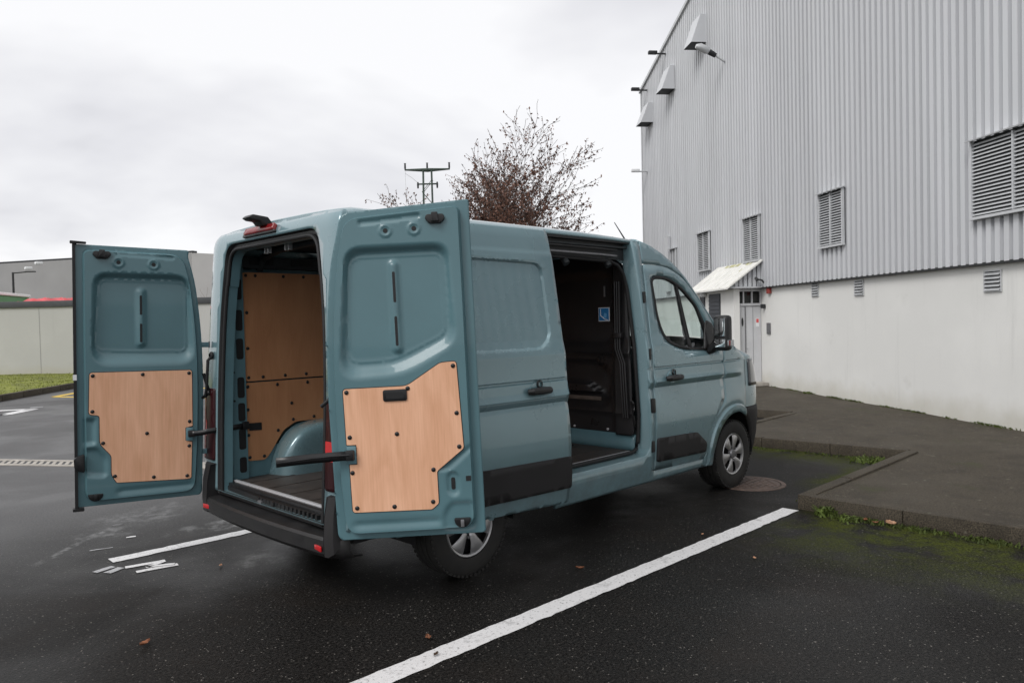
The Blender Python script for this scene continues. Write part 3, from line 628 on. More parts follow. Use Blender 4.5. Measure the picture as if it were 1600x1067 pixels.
vs = [wp(7.66, .1, 2.42)-PO, wp(7.66, .9, 2.42)-PO, wp(7.66, .1, 3.02)-PO]; MB().add(vs, [(0, 1, 2)]).build('gable_backing', LOUV, ep)
pb('gable_sill', 7.56, 7.7, .1, .86, 2.41, 2.445, LOUV)
MB().lathe([(-.06, .0), (-.05, .06), (0, .09), (.05, .06), (.06, 0)], 'z', wp(9.45, .8, 2.33)-PO, 16).build('globe_lamp', WHITE, ep)
def wallthing(nm, lab, cat, s_, z_, d, m, o0=0.):
    o = MB().box(BF @ Vector((0, o0+d[1]/2+.002, 0)), d, BF).build(nm, m, bevel=min(d)*.2); o.location = wp(s_, 0, z_); return tag(o, lab, cat)
wallthing('intercom_plate', 'grey intercom plate on the white wall beside the porch door', 'intercom', 7.42, 1.46, (.17, .03, .26), GREYM)
al = wallthing('alarm_siren', 'small red and white alarm box under the cladding by the porch', 'alarm', 7.34, 2.33, (.14, .07, .13), mat('alarm_red', (.32, .06, .05), .45))
wallthing('wall_lamp', 'round dark lamp on the wall next to the porch door head', 'lamp', 7.62, 1.98, (.09, .10, .10), DARKT)
wc = empty('security_camera', wp(7.45, .1, 2.52)); tag(wc, 'dark security camera on the cladding edge beside the porch gable', 'camera')
MB().tube([BF @ Vector((0, 0, 0)), BF @ Vector((0, .05, .06)), BF @ Vector((0, .14, .08))], .02, 8).build('bracket', DARKT, wc); MB().tube([BF @ Vector((.1, .12, .08)), BF @ Vector((-.06, .22, .10))], .038, 10).build('camera_body', DARKT, wc)

# ---- tree
def make_tree(name, base, H, spread, seed, nstem, depth, leaves, lsz, bark, leafm, label, cat='tree', low=.14, wid=1.):
    r_ = random.Random(seed); t = empty(name, base); tag(t, label, cat); mb = MB(); tips = []
    def branch(p, d, ln, rad, lev):
        n = 5 if lev < 2 else 4; pts = [p]; rs = [rad]; q = p.copy(); dd = d.copy()
        for i in range(n):
            dd = (dd+Vector((r_.gauss(0, .10), r_.gauss(0, .10), r_.gauss(.05, .05)))).normalized(); q = q+dd*(ln/n); pts.append(q.copy()); rs.append(max(.0095, rad*(1-.75*(i+1)/n)))
            if lev < depth and i >= (1 if lev else 0):
                for _ in range(2 if lev < 2 else r_.choice((1, 2))):
                    a = r_.uniform(0, 6.28); s_ = dd.orthogonal().normalized(); o_ = (s_*math.cos(a)+dd.cross(s_)*math.sin(a)); nd = (dd*r_.uniform(.75, 1.1)+o_*r_.uniform(.45, .85)).normalized()
                    branch(q.copy(), nd, ln*r_.uniform(.42, .62), rs[-1]*.62, lev+1)
            if lev >= depth-1: tips.append((q.copy(), dd.copy()))
        mb.tube(pts, rs, 5 if lev < 2 else 3, cap=False)
    th = H*low
    mb.tube([(0, 0, -.2), (0, 0, th*.5), (.02, .03, th)], [.02*H, .016*H, .015*H], 10)
    for k in range(nstem):
        a = k*6.283/nstem+r_.uniform(-.3, .3); tilt = spread*(0.0 if k == 0 else r_.uniform(.45, 1.0)); d = Vector((math.cos(a)*tilt, math.sin(a)*tilt, 1)).normalized()
        branch(Vector((.02, .03, th*.93)), d, H*(.80 if k == 0 else r_.uniform(.50, .66)), .010*H, 0)
    k_ = H/max(v_[2] for v_ in mb.v); mb.v = [(x*k_*wid, y*k_*wid, z*k_) for x, y, z in mb.v]; tips = [(Vector((p.x*k_*wid, p.y*k_*wid, p.z*k_)), d) for p, d in tips]
    mb.build('trunk', bark, t, fix=False, sharp=None)
    lb = MB()
    top = H
    for i in range(leaves):
        p, d = r_.choice(tips)
        if r_.random() < (p.z/top)**4*.7: continue
        c = p+Vector((r_.gauss(0, .035), r_.gauss(0, .035), r_.gauss(-.03, .035))); a = Vector((r_.gauss(0, 1), r_.gauss(0, 1), r_.gauss(0, 1))).normalized(); b = a.orthogonal().normalized(); s_ = lsz*r_.uniform(.6, 1.3)
        b = (b*math.cos(1.3*i)+a.cross(b)*math.sin(1.3*i)); n_ = a.cross(b)
        lb.add([c-a*s_, c+b*s_*.5+n_*s_*.2, c+a*s_, c-b*s_*.5+n_*s_*.2], [(0, 1, 2), (0, 2, 3)])
    if leaves: lb.build('crown', leafm, t, fix=False, sharp=None)
    return t
tb = ray(797, 500, 27); tb.z = 0
make_tree('maple_tree', tb, 9.35, .66, 11, 10, 3, 48000, .050, BARK, LEAF, 'bare twiggy tree with russet leaves standing behind the van roof', wid=1.06)
sb = ray(322, 500, 46); sb.z = 0
make_tree('bare_shrub', sb, 4.3, .5, 5, 8, 2, 900, .05, mat('pale_twigs', (.16, .10, .07), .8, var=.3), mat('tan_leaf', (.28, .18, .10), .7, var=.3), 'pale leafless shrub in the gap between open door and van', 'shrub', low=.08)

# ---- pylon
pc = ray(673.5, 500, 55); pc.z = 0; py = empty('power_pylon', pc); tag(py, 'dark green lattice power pylon with crossarm rising behind the van', 'pylon')
ax = rt.copy(); ay = Vector((-ax.y, ax.x, 0)); zt = 12.9
for s_ in (-1, 1): 
    for w_ in (-1, 1): MB().tube([ax*s_*.42+ay*w_*.3+Vector((0, 0, -.2)), ax*s_*.30+ay*w_*.22+Vector((0, 0, zt))], .055, 4).build('leg', PYL, py, sharp=None)
mb = MB(); k = 0; z_ = .5
while z_ < zt-.9:
    for w_ in (-1, 1): mb.tube([ax*.38*(1 if k % 2 else -1)+ay*w_*.26+Vector((0, 0, z_)), ax*.38*(-1 if k % 2 else 1)+ay*w_*.26+Vector((0, 0, z_+.9))], .025, 4)
    z_ += .9; k += 1
mb.build('bracing', PYL, py, sharp=None)
for w_ in (-1, 1): MB().tube([-ax*1.62+ay*w_*.05+Vector((0, 0, zt+.05)), ay*w_*.25+Vector((0, 0, zt)), ax*1.62+ay*w_*.05+Vector((0, 0, zt+.05))], [.05, .10, .05], 5).build('crossarm', PYL, py, sharp=None)
MB().tube([-ax*.72+Vector((0, 0, 11.9)), ax*.72+Vector((0, 0, 11.9))], .06, 5).build('lower_crossarm', PYL, py, sharp=None)
for q in (-1.6, 0, 1.6): MB().tube([ax*q+Vector((0, 0, zt)), ax*q+Vector((0, 0, zt+.2)), ax*q+Vector((0, 0, zt+.5)), ax*q+Vector((0, 0, zt+.52))], [.04, .07, .06, .10], 7).build('insulator', DARKT, py)
for q in (-.7, .7): MB().tube([ax*q+Vector((0, 0, 12.05)), ax*q+Vector((0, 0, 11.9)), ax*q+Vector((0, 0, 11.6))], [.05, .08, .06], 7).build('insulator', DARKT, py)
MB().tube([-ax*1.6+Vector((0, 0, zt-.2)), -ax*1.1+Vector((0, 0, 12.35)), -ax*.7+Vector((0, 0, 12.0))], .015, 4).build('jumper_wire', GALV, py)
MB().tube([-ax*1.6+Vector((0, 0, zt+.1)), -ax*1.58+Vector((0, 0, 11)), -ax*1.57+Vector((0, 0, 6))], .012, 4).build('drop_wire', GALV, py)

# ---- parked car in the gap (far off)
cp = ray(314, 500, 40); cp.z = 0; pc2 = empty('parked_car', cp); tag(pc2, 'dark parked car seen far off between the open door and the van', 'car')
DKP = mat('dark_car_paint', (.02, .021, .026), .25, coat=.8, var=.1)
ca = Matrix.Rotation(YAW+R(30), 3, 'Z')
prof = [(-2.1, .3), (-2.15, .75), (-1.95, 1.02), (-1.55, 1.10), (-1.2, 1.12), (-.55, 1.62), (.9, 1.66), (1.75, 1.15), (2.1, 1.05), (2.15, .3)]
fnc = lambda a, b, d: ca @ Vector((a, d*(1-.16*max(0, b-1.05)/.6), b))
MB().prism(prof, fnc, -.88, .88).build('body', DKP, pc2, bevel=.06)
for sg in (-1, 1): MB().prism([(-1.0, 1.15), (-.5, 1.55), (.85, 1.58), (1.5, 1.17)], lambda a, b, d: ca @ Vector((a, sg*(.885*(1-.16*max(0, b-1.05)/.6)+d), b)), -.01, .012).build('window', WGLASS, pc2)
for a in (-1.35, 1.3):
    for sg in (-1, 1):
        w_ = MB().lathe([(-.1, .02), (-.1, .28), (-.08, .32), (.08, .32), (.1, .28), (.1, .02)], 'y', n=24).build('wheel', TYRE, pc2); w_.location = ca @ Vector((a, sg*.82, .32)); w_.rotation_euler.z = YAW+R(30)
for sg in (-.6, .6): MB().box(ca @ Vector((-2.1, sg, .85)), (.08, .35, .14), ca).build('tail_light', RED, pc2, bevel=.01)

# ---- growth along kerbs and wall, fallen leaves
def tuft(name, c, n, r_, h, m, label=None, stuff=False, strip=None):
    mb = MB()
    for i in range(n):
        if strip is not None:
            t = rng.uniform(0, 1); b = strip[0].lerp(strip[1], t); nz_ = math.sin(t*23.1)*math.sin(t*57.7+1.3)
            if nz_ < rng.uniform(-.35, .5): continue
            p = b+Vector((rng.normal(0, r_), rng.normal(0, r_), 0))
        else: p = Vector((rng.normal(0, r_), rng.normal(0, r_), 0))
        a = rng.uniform(0, 6.28); w = h*.14+.0035; hh = h*rng.uniform(.4, 1.2); ln = Vector((rng.normal(0, .5), rng.normal(0, .5), 0))*hh
        d_ = Vector((math.cos(a)*w, math.sin(a)*w, 0)); mid_ = p+ln*.4+Vector((0, 0, hh*.7)); tip = p+ln+Vector((0, 0, hh*.95))
        mb.add([p-d_, p+d_, mid_+d_*.8, tip, mid_-d_*.8], [(0, 1, 2, 4), (4, 2, 3)])
    o = mb.build(name, m, fix=False, sharp=None)
    if strip is None: o.location = c
    if stuff: o['kind'] = 'stuff'; o['label'] = label
    else: o['kind'] = 'stuff'; o['label'] = label
    return o
tuft('moss', None, 3800, .045, .028, MOSSB, 'mossy growth at the foot of the near kerb', True, (Vector((4.25, -2.1, .0)), Vector((4.24, -4.5, .0))))
tuft('moss', None, 2600, .035, .03, MOSSB, 'green growth at the foot of the white wall', True, (wp(-3, .03, PZ), wp(7.6, .03, PZ)))
tuft('moss', None, 900, .05, .022, MOSSB, 'thin moss along the inner kerb', True, (Vector((4.6, -1.80, 0)), Vector((7.1, -1.80, 0))))
tuft('moss', None, 900, .05, .022, MOSSB, 'thin moss along the far kerb face', True, (Vector((7.08, -1.7, 0)), Vector((6.98, .7, 0))))
tuft('grass_tuft', (6.95, -1.56, 0), 260, .10, .05, TUFT, 'bright green grass tuft in the inner kerb corner')
tuft('grass_tuft', (4.22, -2.12, 0), 150, .03, .075, TUFT, 'taller green weed against the near kerb end')
tuft('grass_tuft', (4.20, -2.32, 0), 150, .06, .035, TUFT, 'low green tuft beside the weed at the near kerb')
tuft('grass_tuft', wp(5.6, .05, PZ), 120, .06, .04, TUFT, 'small dull tuft at the foot of the white wall')
def leaf(loc, sz, m, label, rz, curl=.35, rx=0):
    P = []
    for i in range(7):
        u_ = i/6*2-1; w = (1-abs(u_)**2.2)*.55*(1+.25*math.sin(i*2.7))
        P.append([(u_*sz, s_*w*sz, (u_*u_*.25+abs(s_)*curl)*sz+.006) for s_ in (-1, -.5, 0, .5, 1)])
    o = MB().grid(P).build('fallen_leaf', m); s = o.modifiers.new('thickness', 'SOLIDIFY'); s.thickness = .0012
    o.location = loc; o.rotation_euler = (rx, 0, rz); return tag(o, label, 'leaf', 'fallen leaves on the asphalt')
leaf((-.84, -.47, 0), .035, DLEAF, 'rust brown leaf alone on the asphalt behind the van', .4)
leaf((.27, -1.58, 0), .028, DLEAF, 'flat brown leaf on the asphalt just beside the long white line', 1.2)
leaf((.16, -1.78, .004), .020, mat('dark_leaf', (.06, .035, .02), .7), 'small dark leaf lying on the long white line', .3)
leaf((1.72, -1.45, 0), .03, DLEAF, 'orange brown leaf on the asphalt between rear wheel and white line', 2.2)
leaf((2.71, -2.25, 0), .02, PLEAF, 'pale curled leaf on the asphalt beyond the white line', .9)
leaf((4.20, -2.66, .02), .045, PLEAF, 'pale tan leaf leaning on the near kerb', 1.4, rx=R(55))
leaf((4.20, -2.47, .012), .03, DLEAF, 'dark red leaf in the moss at the near kerb', .2)
leaf((4.17, -2.56, .012), .025, DLEAF, 'small russet leaf between two bigger ones at the kerb', 2.0)
leaf((.04, .56, 0), .02, PLEAF, 'tiny pale leaf on the dusty asphalt near the bumper', 1.0)
leaf((3.0, -1.65, 0), .017, PLEAF, 'tiny pale flake inside the bay beside the white line', .1)
# ================================================================== VAN
van = empty('cargo_van'); tag(van, 'blue grey panel van with rear doors and side sliding door open, plywood lined inside', 'van')
HZ = [.0, .28, .5, 1.0, 1.3, 1.8, 2.2, 2.36, 2.42, 2.455, 2.475, 2.49, 2.50]; HW = [.97, .985, 1.02, 1.035, 1.025, .975, .935, .913, .90, .875, .83, .60, .0]
def hw(z): return np.interp(z, HZ, HW)
def pf(x): x = np.asarray(x, float); return 1-.014*np.clip((.6-x)/.5, 0, 1)**2-.10*np.clip((x-4.6)/.7, 0, 1.3)**2
RZ = [.28, .40, .74, .80, 1.10, 1.13, 1.175, 1.182, 1.225, 1.288, 1.298, 1.308, 1.318, 1.49, 1.515, 1.60, 2.6]; RV = [.0, .004, .012, .013, -.010, -.016, .012, .014, .002, .001, -.012, -.012, .003, .012, .010, .0, .0]
ARCH = [(1.11, .35, .43), (4.695, .35, .43)]
def rel(x, z, arch=True):
    r_ = np.interp(z, RZ, RV)*(1-sst(4.70, 4.92, np.asarray(x, float)))
    for cx, cz, rad in (ARCH if arch else ()):
        d = np.hypot(x-cx, z-cz); fl = .020*sst(.515, .495, d); r_ = r_*(1-sst(.56, .51, d))+fl
    return r_
def sidef(off=0., sg=-1, extra=None, arch=True):
    def f(P):
        x, z = P[:, 0], P[:, 1]; y = hw(z)*pf(x)+rel(x, z, arch)+off
        if extra is not None: y = y+extra(P)
        return np.c_[x, sg*y, z]
    return f
ROWS = sorted(set(list(np.arange(.32, 2.5, .07))+[.74, .78, 1.06, 1.10, 1.115, 1.13, 1.15, 1.175, 1.182, 1.195, 1.225, 1.26, 1.288, 1.298, 1.308, 1.318, 1.35, 1.48, 1.49, 1.515, 1.6]))
RT = (0, -1, 0); LT = (0, 1, 0)
a0_ = circ(1.11, .35, .43, math.pi, 0, 24); a0_ = [(x, z) for x, z in a0_]
# right rear quarter
qo = [(.24, .52), (.24, 2.43), (1.98, 2.43), (1.98, .43), (1.532, .43)]+[(x, z) for x, z in a0_[::-1] if z > .43]+[(.69, .43), (.64, .50), (.40, .51)]
panel('rear_quarter_panel', qo, sidef(0, -1, None, False), PAINT, van, rows=ROWS, step=.08, thick=.02, out=RT)
# left side in one piece with door window
lo = [(.24, .52), (.24, 2.43), (3.27, 2.43), (3.45, 2.385), (3.60, 2.33), (3.72, 2.27), (3.93, 2.13), (4.13, 1.94), (4.34, 1.735), (4.62, 1.50), (4.80, 1.40), (4.95, 1.33), (4.95, .80)]+[p for p in circ(4.695, .35, .43, math.pi/2*.72, math.pi, 14)]+[(4.13, .33), (4.13, .30), (1.545, .30)]+a0_[::-1]+[(.675, .33), (.40, .36)]
WIN = rpoly([(3.37, 2.10), (3.41, 1.72), (3.50, 1.53), (3.74, 1.45), (4.38, 1.415), (4.10, 1.86), (3.86, 2.045), (3.62, 2.125), (3.46, 2.13)], [.05, .1, .1, .12, .03, .06, .1, .1, .05])
panel('left_side_panel', lo, sidef(0, 1), PAINT, van, holes=[WIN], rows=ROWS, step=.10, thick=.02, out=LT)
panel('left_cab_window', WIN, sidef(-.015, 1), GLASS, van, step=.15, out=LT)
# right side: sliding-door frame, sill, pillar
OP = rpoly([(1.99, .545), (3.115, .545), (3.10, 1.5), (3.075, 2.335), (1.99, 2.335)], [.0, .09, .3, .03, .0])
fo_ = [(1.985, .30), (1.985, 2.36), (3.255, 2.36), (3.262, 1.6), (3.262, .395), (4.125, .38), (4.125, .30)]
panel('door_frame', [(1.985, .30), (1.985, .545), (3.10, .545)]+[(3.15, .56), (3.185, .60), (3.195, .70), (3.185, 1.5), (3.165, 2.1), (3.14, 2.43), (3.255, 2.43), (3.262, 1.6), (3.262, .395), (4.125, .38), (4.125, .30)], sidef(), PAINT, van, rows=ROWS, step=.06, thick=.025, out=RT)
# jamb returns into the opening
P = []
for x, z in [(2.0, .545), (3.10, .545), (3.15, .56), (3.185, .60), (3.195, .70), (3.185, 1.5), (3.165, 2.1), (3.14, 2.42)]:
    y = -float(hw(z)*pf(x)+rel(x, z)); P.append([(x, y+.005, z), (x-.006*(x > 3.12), y+.03, z+.008*(z < .56)), (x-.012*(x > 3.12), y+.12, z+.012*(z < .56))])
MB().grid(P).build('door_jamb', PAINT, van)
sealp = []
for x, z in [(2.0, .575), (2.6, .575), (3.08, .578), (3.13, .60), (3.16, .66), (3.168, .9), (3.155, 1.5), (3.135, 2.0), (3.10, 2.14), (3.03, 2.215), (2.92, 2.245), (2.4, 2.255), (2.0, 2.262)]:
    sealp.append((x, -float(hw(z))+.10, z))
MB().tube(sealp, .017, 8).build('door_seal', RUBBER, van)
# top rail recess
MB().box2((1.99, -.82, 2.262), (3.15, -.80, 2.44)).build('rail_header', BLACK, van)
for z in (2.295, 2.345): MB().tube([(2.0, -.865, z), (2.75, -.865, z-.002), (3.0, -.85, z-.004)], .010, 8).build('slide_rail', GREYM if z < 2.3 else BLACK, van)
MB().box2((2.0, -.885, 2.40), (3.13, -.80, 2.425)).build('rail_cover', BLACK, van)
for z in (1.93, 1.43): MB().box((3.228, -float(hw(z))-.006, z), (.03, .02, .10)).build('door_striker', BLACK, van, bevel=.006)
MB().box((3.225, -float(hw(1.0))-.012, .98), (.045, .03, .13)).build('door_lock_striker', BLACK, van, bevel=.012)
MB().box((3.228, -float(hw(.62))-.008, .62), (.04, .03, .10)).build('door_buffer', BLACK, van, bevel=.01)
# step well and sill of the side opening
MB().box2((2.0, -.985, .40), (3.15, -.60, .42)).build('side_step', PAINTI, van); MB().box2((2.0, -.86, .42), (3.12, -.845, .552)).build('step_riser', BLACK, van)
for i, (y0, y1, m_) in enumerate(((-.905, -.875, STEEL), (-.872, -.862, BLACK), (-.859, -.84, STEEL))): MB().box2((2.0, y0, .555), (3.13, y1, .578)).build('sill_strip', m_, van, bevel=.003)

# ---- sliding door (slid back)
SO = .062
SDO = rpoly([(.42, .43), (2.052, .35), (2.062, .8), (2.03, 1.6), (2.005, 2.1), (1.978, 2.445), (.42, 2.445)], [.03, .03, .4, .4, .3, .02, .02])
SWIN = rpoly([(.98, 1.535), (1.80, 1.535), (1.91, 1.62), (1.875, 2.175), (.98, 2.19)], [.1, .1, .1, .09, .1])
def sdx(P): s_ = sdf(P, SWIN); return -.018*sst(.001, -.012, s_)+.002*np.exp(-((s_-.006)/.012)**2)+.006*sst(2.262, 2.246, P[:, 1])*sst(.0, .01, s_)*sst(1.4, 1.5, P[:, 1])
sdr = sorted(set([.36, .375, .39, .405, .42, .435, .45, .465, .48, .5]+ROWS+list(np.arange(1.47, 1.62, .014))+list(np.arange(2.12, 2.27, .012))))
sd = panel('sliding_door', SDO, sidef(SO, -1, sdx, False), PAINT, van, rows=sdr, step=.035, thick=.04, out=RT, lines=[offs(SWIN, .001, .02), offs(SWIN, -.012, .02), offs(SWIN, -.005, .02)])
def mould(name, poly, off, m, par, d=.016):
    return panel(name, poly, sidef(off+d, -1, None, off < .01), m, par, step=.06, thick=d+.006, out=RT)
mould('side_moulding', rpoly([(.44, .505), (2.055, .47), (2.055, .71), (.44, .755)], .02), SO, MOULD, sd)
def handle(par, x, z, off):
    yb = -float(hw(z)+rel(np.array([x]), np.array([z]))[0]+off)
    b = MB().prism([(x-.075+.15*t, z) for t in (0,)]+[(x+.085*math.cos(a), z+.055*math.sin(a)) for a in np.linspace(0, 6.28, 20, endpoint=False)][1:], lambda a, b, d: (a, yb+d, b), .012, -.004).build('handle_cup', PAINT, par)
    g = MB().tube([(x-.115, yb-.012, z-.012), (x-.09, yb-.036, z-.010), (x, yb-.042, z-.008), (x+.09, yb-.036, z-.010), (x+.115, yb-.012, z-.012)], [.02, .026, .028, .026, .02], 10).build('door_handle', BLACK, par)
    MB().lathe([(0, .03), (-.012, .028), (-.014, .02)], 'y', (x+.01, yb-.002, z+.038), 16).build('handle_boss', BLACK, par)
handle(sd, 1.715, 1.245, SO)
# ---- front door
FARC = [circ(4.695, .35, r_, math.pi*1.02, 0, 70) for r_ in (.495, .502, .509, .515, .535, .56)]
FD = rpoly([(3.272, .40), (4.10, .385), (4.155, .45), (4.195, .60), (4.275, .745), (4.40, .865), (4.462, .925), (4.464, 1.40), (4.335, 1.70), (4.10, 1.945), (3.88, 2.125), (3.66, 2.205), (3.50, 2.222), (3.275, 2.225)], [.02, .05, .05, .1, .1, .05, .05, .02, .1, .1, .1, .1, .1, .03])
fdx = lambda P: -.010*sst(.03, .0, sdf(P, WIN))
fd = panel('front_door', FD, sidef(.002, -1, fdx), PAINT, van, holes=[WIN], rows=ROWS, step=.05, thick=.035, out=RT, lines=FARC)
WINi = rpoly([(3.40, 2.085), (3.44, 1.73), (3.525, 1.555), (3.75, 1.48), (4.27, 1.445), (4.08, 1.845), (3.85, 2.02), (3.62, 2.10), (3.47, 2.10)], [.04, .1, .1, .12, .03, .06, .1, .1, .05])
panel('window_seal', WIN, sidef(-.006), RUBBER, fd, holes=[WINi], step=.05, thick=.02, out=RT)
panel('window_pane', WINi, sidef(-.018), GLASS, fd, step=.15, out=RT)
dv0 = [(3.775, 2.075), (3.80, 2.065), (3.925, 1.455), (3.885, 1.455)]; panel('window_divider', dv0, sidef(-.008), BLACK, fd, step=.05, thick=.03, out=RT)
panel('mirror_gusset', rpoly([(4.12, 1.43), (4.44, 1.41), (4.33, 1.68), (4.22, 1.72)], .03), sidef(.004), BLACK, fd, step=.05, thick=.02, out=RT)
mould('door_moulding', rpoly([(3.285, .475), (4.10, .455), (4.105, .545), (3.93, .665), (3.285, .685)], .025), 0, MOULD, fd, .02)
handle(fd, 3.555, 1.215, .002)
MB().box2((3.285, -1.033, 1.208), (3.67, -1.0295, 1.214)).build('keyline', RUBBER, fd)
MB().box2((4.42, -.985, .92), (4.52, -.965, 1.40)).build('gap_light_block', RUBBER, van)  # dark liner added to stop light showing through the door gap
# mirror
mi = empty('door_mirror', (4.22, -1.15, 1.60)); mi.parent = van
MB().tube([(.0, .22, -.20), (.0, .10, -.16), (0, .04, -.10)], [.05, .045, .05], 10).build('mirror_arm', BLACK, mi)
MB().box((0.02, -.005, -.01), (.12, .16, .34)).build('mirror_housing', BLACK, mi, bevel=.05, seg=4)
MB().box((-.042, -.008, .045), (.006, .11, .17)).build('mirror_glass', CHROME, mi, bevel=.002); MB().box((-.042, -.008, -.105), (.006, .11, .075)).build('mirror_glass', CHROME, mi, bevel=.002)
MB().box((.03, -.083, -.105), (.11, .012, .055)).build('indicator_lens', CLEARL, mi, bevel=.005)
MB().box((.0, -.084, -.105), (.04, .013, .05)).build('red_lens', RED, mi, bevel=.005)
mi2 = empty('door_mirror', (4.22, 1.15, 1.60)); mi2.parent = van
MB().tube([(.0, -.22, -.20), (.0, -.10, -.16), (0, -.04, -.10)], [.05, .045, .05], 10).build('mirror_arm', BLACK, mi2); MB().box((0.02, .015, .0), (.14, .18, .37)).build('mirror_housing', BLACK, mi2, bevel=.05, seg=4)
panel('cant_rail', [(3.266, 2.232), (3.50, 2.229), (3.66, 2.212), (3.885, 2.132), (4.105, 1.952), (4.342, 1.705), (4.478, 1.42), (4.56, 1.50), (4.62, 1.50), (4.48, 1.61), (4.34, 1.735), (4.13, 1.94), (4.03, 2.04), (3.93, 2.13), (3.83, 2.20), (3.72, 2.27), (3.60, 2.33), (3.45, 2.385), (3.266, 2.427)], sidef(), PAINT, van, step=.04, thick=.02, out=RT)
# ---- front wing and nose
FW = [(4.480, 1.415), (4.478, .93), (4.405, .87), (4.28, .75), (4.20, .60), (4.16, .45), (4.13, .385), (4.13, .30), (4.262, .30)]+circ(4.695, .35, .43, math.pi, math.pi*.32, 22)+[(4.955, .80), (4.955, 1.325), (4.80, 1.395), (4.62, 1.49), (4.56, 1.52)]
panel('front_wing', FW, sidef(), PAINT, van, rows=ROWS, step=.045, thick=.02, out=RT, lines=FARC)
def nose_pt(z, a, L_, x0): # a -1..1 across the width
    w = float(hw(z)*pf(x0)); t = a*math.pi/2; s_, c_ = math.sin(t), math.cos(t)
    return (x0+L_*abs(c_)**.80, w*math.copysign(abs(s_)**.80, s_), z)
def x0f(z): return 4.95 if z > .79 else 4.695+math.sqrt(max(0, .432**2-(z-.35)**2))+.004
def Lf(z): return np.interp(z, [.24, .40, .60, .80, 1.0, 1.2, 1.33], [.40, .52, .62, .76, .72, .63, .50])
def nose(z0, z1, n, off=0.): return [[nose_pt(z, a, float(Lf(z))+(.0 if z > .79 else (4.95-x0f(z))+.11)+off, x0f(z)) for a in np.linspace(-1, 1, 49)] for z in np.linspace(z0, z1, n)]
fb_ = MB().grid(nose(.26, .80, 14)).build('front_bumper', MOULD, van); s = fb_.modifiers.new('thickness', 'SOLIDIFY'); s.thickness = .03
MB().grid(nose(.805, 1.33, 12)).build('front_panel', PAINT, van)
hd = [[nose_pt(1.33-.0*i, a, float(Lf(1.33))*(1-i/8)-.20*(i/8), 4.95) for a in np.linspace(-1, 1, 33)] for i in range(9)]
P = []
for i in range(9):
    t = i/8; x0 = 4.95-.33*t; row = []
    for a in np.linspace(-1, 1, 33):
        n0 = nose_pt(1.33, a, float(Lf(1.33)), 4.95); e_ = (4.62, .92*a, 1.50+.06*(1-a*a))
        q = [n0[k]*(1-t)+e_[k]*t for k in range(3)]; q[2] += .05*math.sin(t*math.pi)*(1-abs(a)**3); row.append(q)
    P.append(row)
MB().grid(P).build('hood', PAINT, van)
for sg in (-1, 1):
    P = [[nose_pt(z, sg*a, float(Lf(z))+.012, 4.95) for a in np.linspace(.30+.35*(1.30-z), .975, 16)] for z in np.linspace(1.02, 1.30, 8)]
    P = [[(x+.004, y*1.008, z) for x, y, z in r_] for r_ in P]
    h_ = MB().grid(P).build('headlight', mat('headlight_lens', (.05, .055, .06), .08, coat=1), van); s = h_.modifiers.new('thickness', 'SOLIDIFY'); s.thickness = .02
# grille
MB().box((5.60, 0, .95), (.06, 1.0, .20)).build('grille', BLACK, van, bevel=.02)
# ---- roof with cab top and windscreen
XS = [.245, .28, .34, .5, .9, 1.3, 1.7, 2.1, 2.5, 2.9, 3.15, 3.28]
TOPZ = [2.427, 2.44, 2.455, 2.466, 2.475, 2.486, 2.493]
def roofdz(x): return -.055*max(0, (.34-x)/.14)**2-.03*max(0, (x-2.2)/1.1)**2
P = []
for x in XS:
    row = []
    half = [(float(hw(z))*float(pf(x)), z) for z in TOPZ]
    for y, z in half: row.append((x, -y, z+roofdz(x)*min(1, (z-2.427)/.03)+.0))
    row.append((x, 0, 2.50+roofdz(x)))
    for y, z in half[::-1]: row.append((x, y, z+roofdz(x)*min(1, (z-2.427)/.03)))
    P.append(row)
rf = MB().grid(P).build('roof', PAINT, van); s = rf.modifiers.new('thickness', 'SOLIDIFY'); s.thickness = .02; s.offset = -1
mb = MB()
for y in (-.5, -.25, 0, .25, .5): mb.tube([(.5, y, 2.484), (.6, y, 2.488), (2.9, y, 2.474), (3.0, y, 2.462)], [.004, .018, .018, .004], 8)
mb.build('roof_rib', PAINT, rf)
AX = [3.28, 3.45, 3.60, 3.72, 3.83, 3.93, 4.03, 4.13, 4.34, 4.48, 4.62]; AZ = [2.427, 2.385, 2.33, 2.27, 2.20, 2.13, 2.04, 1.94, 1.735, 1.61, 1.50]
CT = [math.copysign(1-(1-abs(t))**1.7, t) for t in np.linspace(-1, 1, 25)]
def cabsec(x, inner=0.):
    z = float(np.interp(x, AX, AZ)); w = float(hw(z)*pf(x)); cr = float(np.interp(x, [3.28, 3.6, 3.9, 4.2, 4.62], [.045, .10, .13, .12, .06])); sp = float(np.interp(x, [3.28, 3.7, 4.62], [.0, .10, .30]))
    row = []
    bl_ = float(np.clip((x-3.28)/.5, 0, 1)); h0 = np.array(HW[8:]); zz_ = np.array(HZ[8:])-2.42
    for t in CT:
        q = abs(t); zr = float(np.interp(q*.90, h0[::-1], zz_[::-1]))*cr/.08; row.append((x+sp*(1-q**3)*.6, w*t, z+cr*(1-q**2.6)*bl_+zr*(1-bl_)))
    return row
P = [cabsec(x) for x in AX]
def sub(P, i0, i1, j0, j1): return [r_[j0:j1] for r_ in P[i0:i1]]
cab = MB().grid(sub(P, 0, 5, 0, 25)); cab.grid(sub(P, 4, 11, 0, 3)); cab.grid(sub(P, 4, 11, 22, 25))
o = cab.build('cab_roof', PAINT, van); s = o.modifiers.new('thickness', 'SOLIDIFY'); s.thickness = .02; s.offset = -1
MB().grid([[(x, y, z-.004) for x, y, z in r_] for r_ in sub(P, 4, 11, 2, 23)]).build('windscreen', GLASS, van)
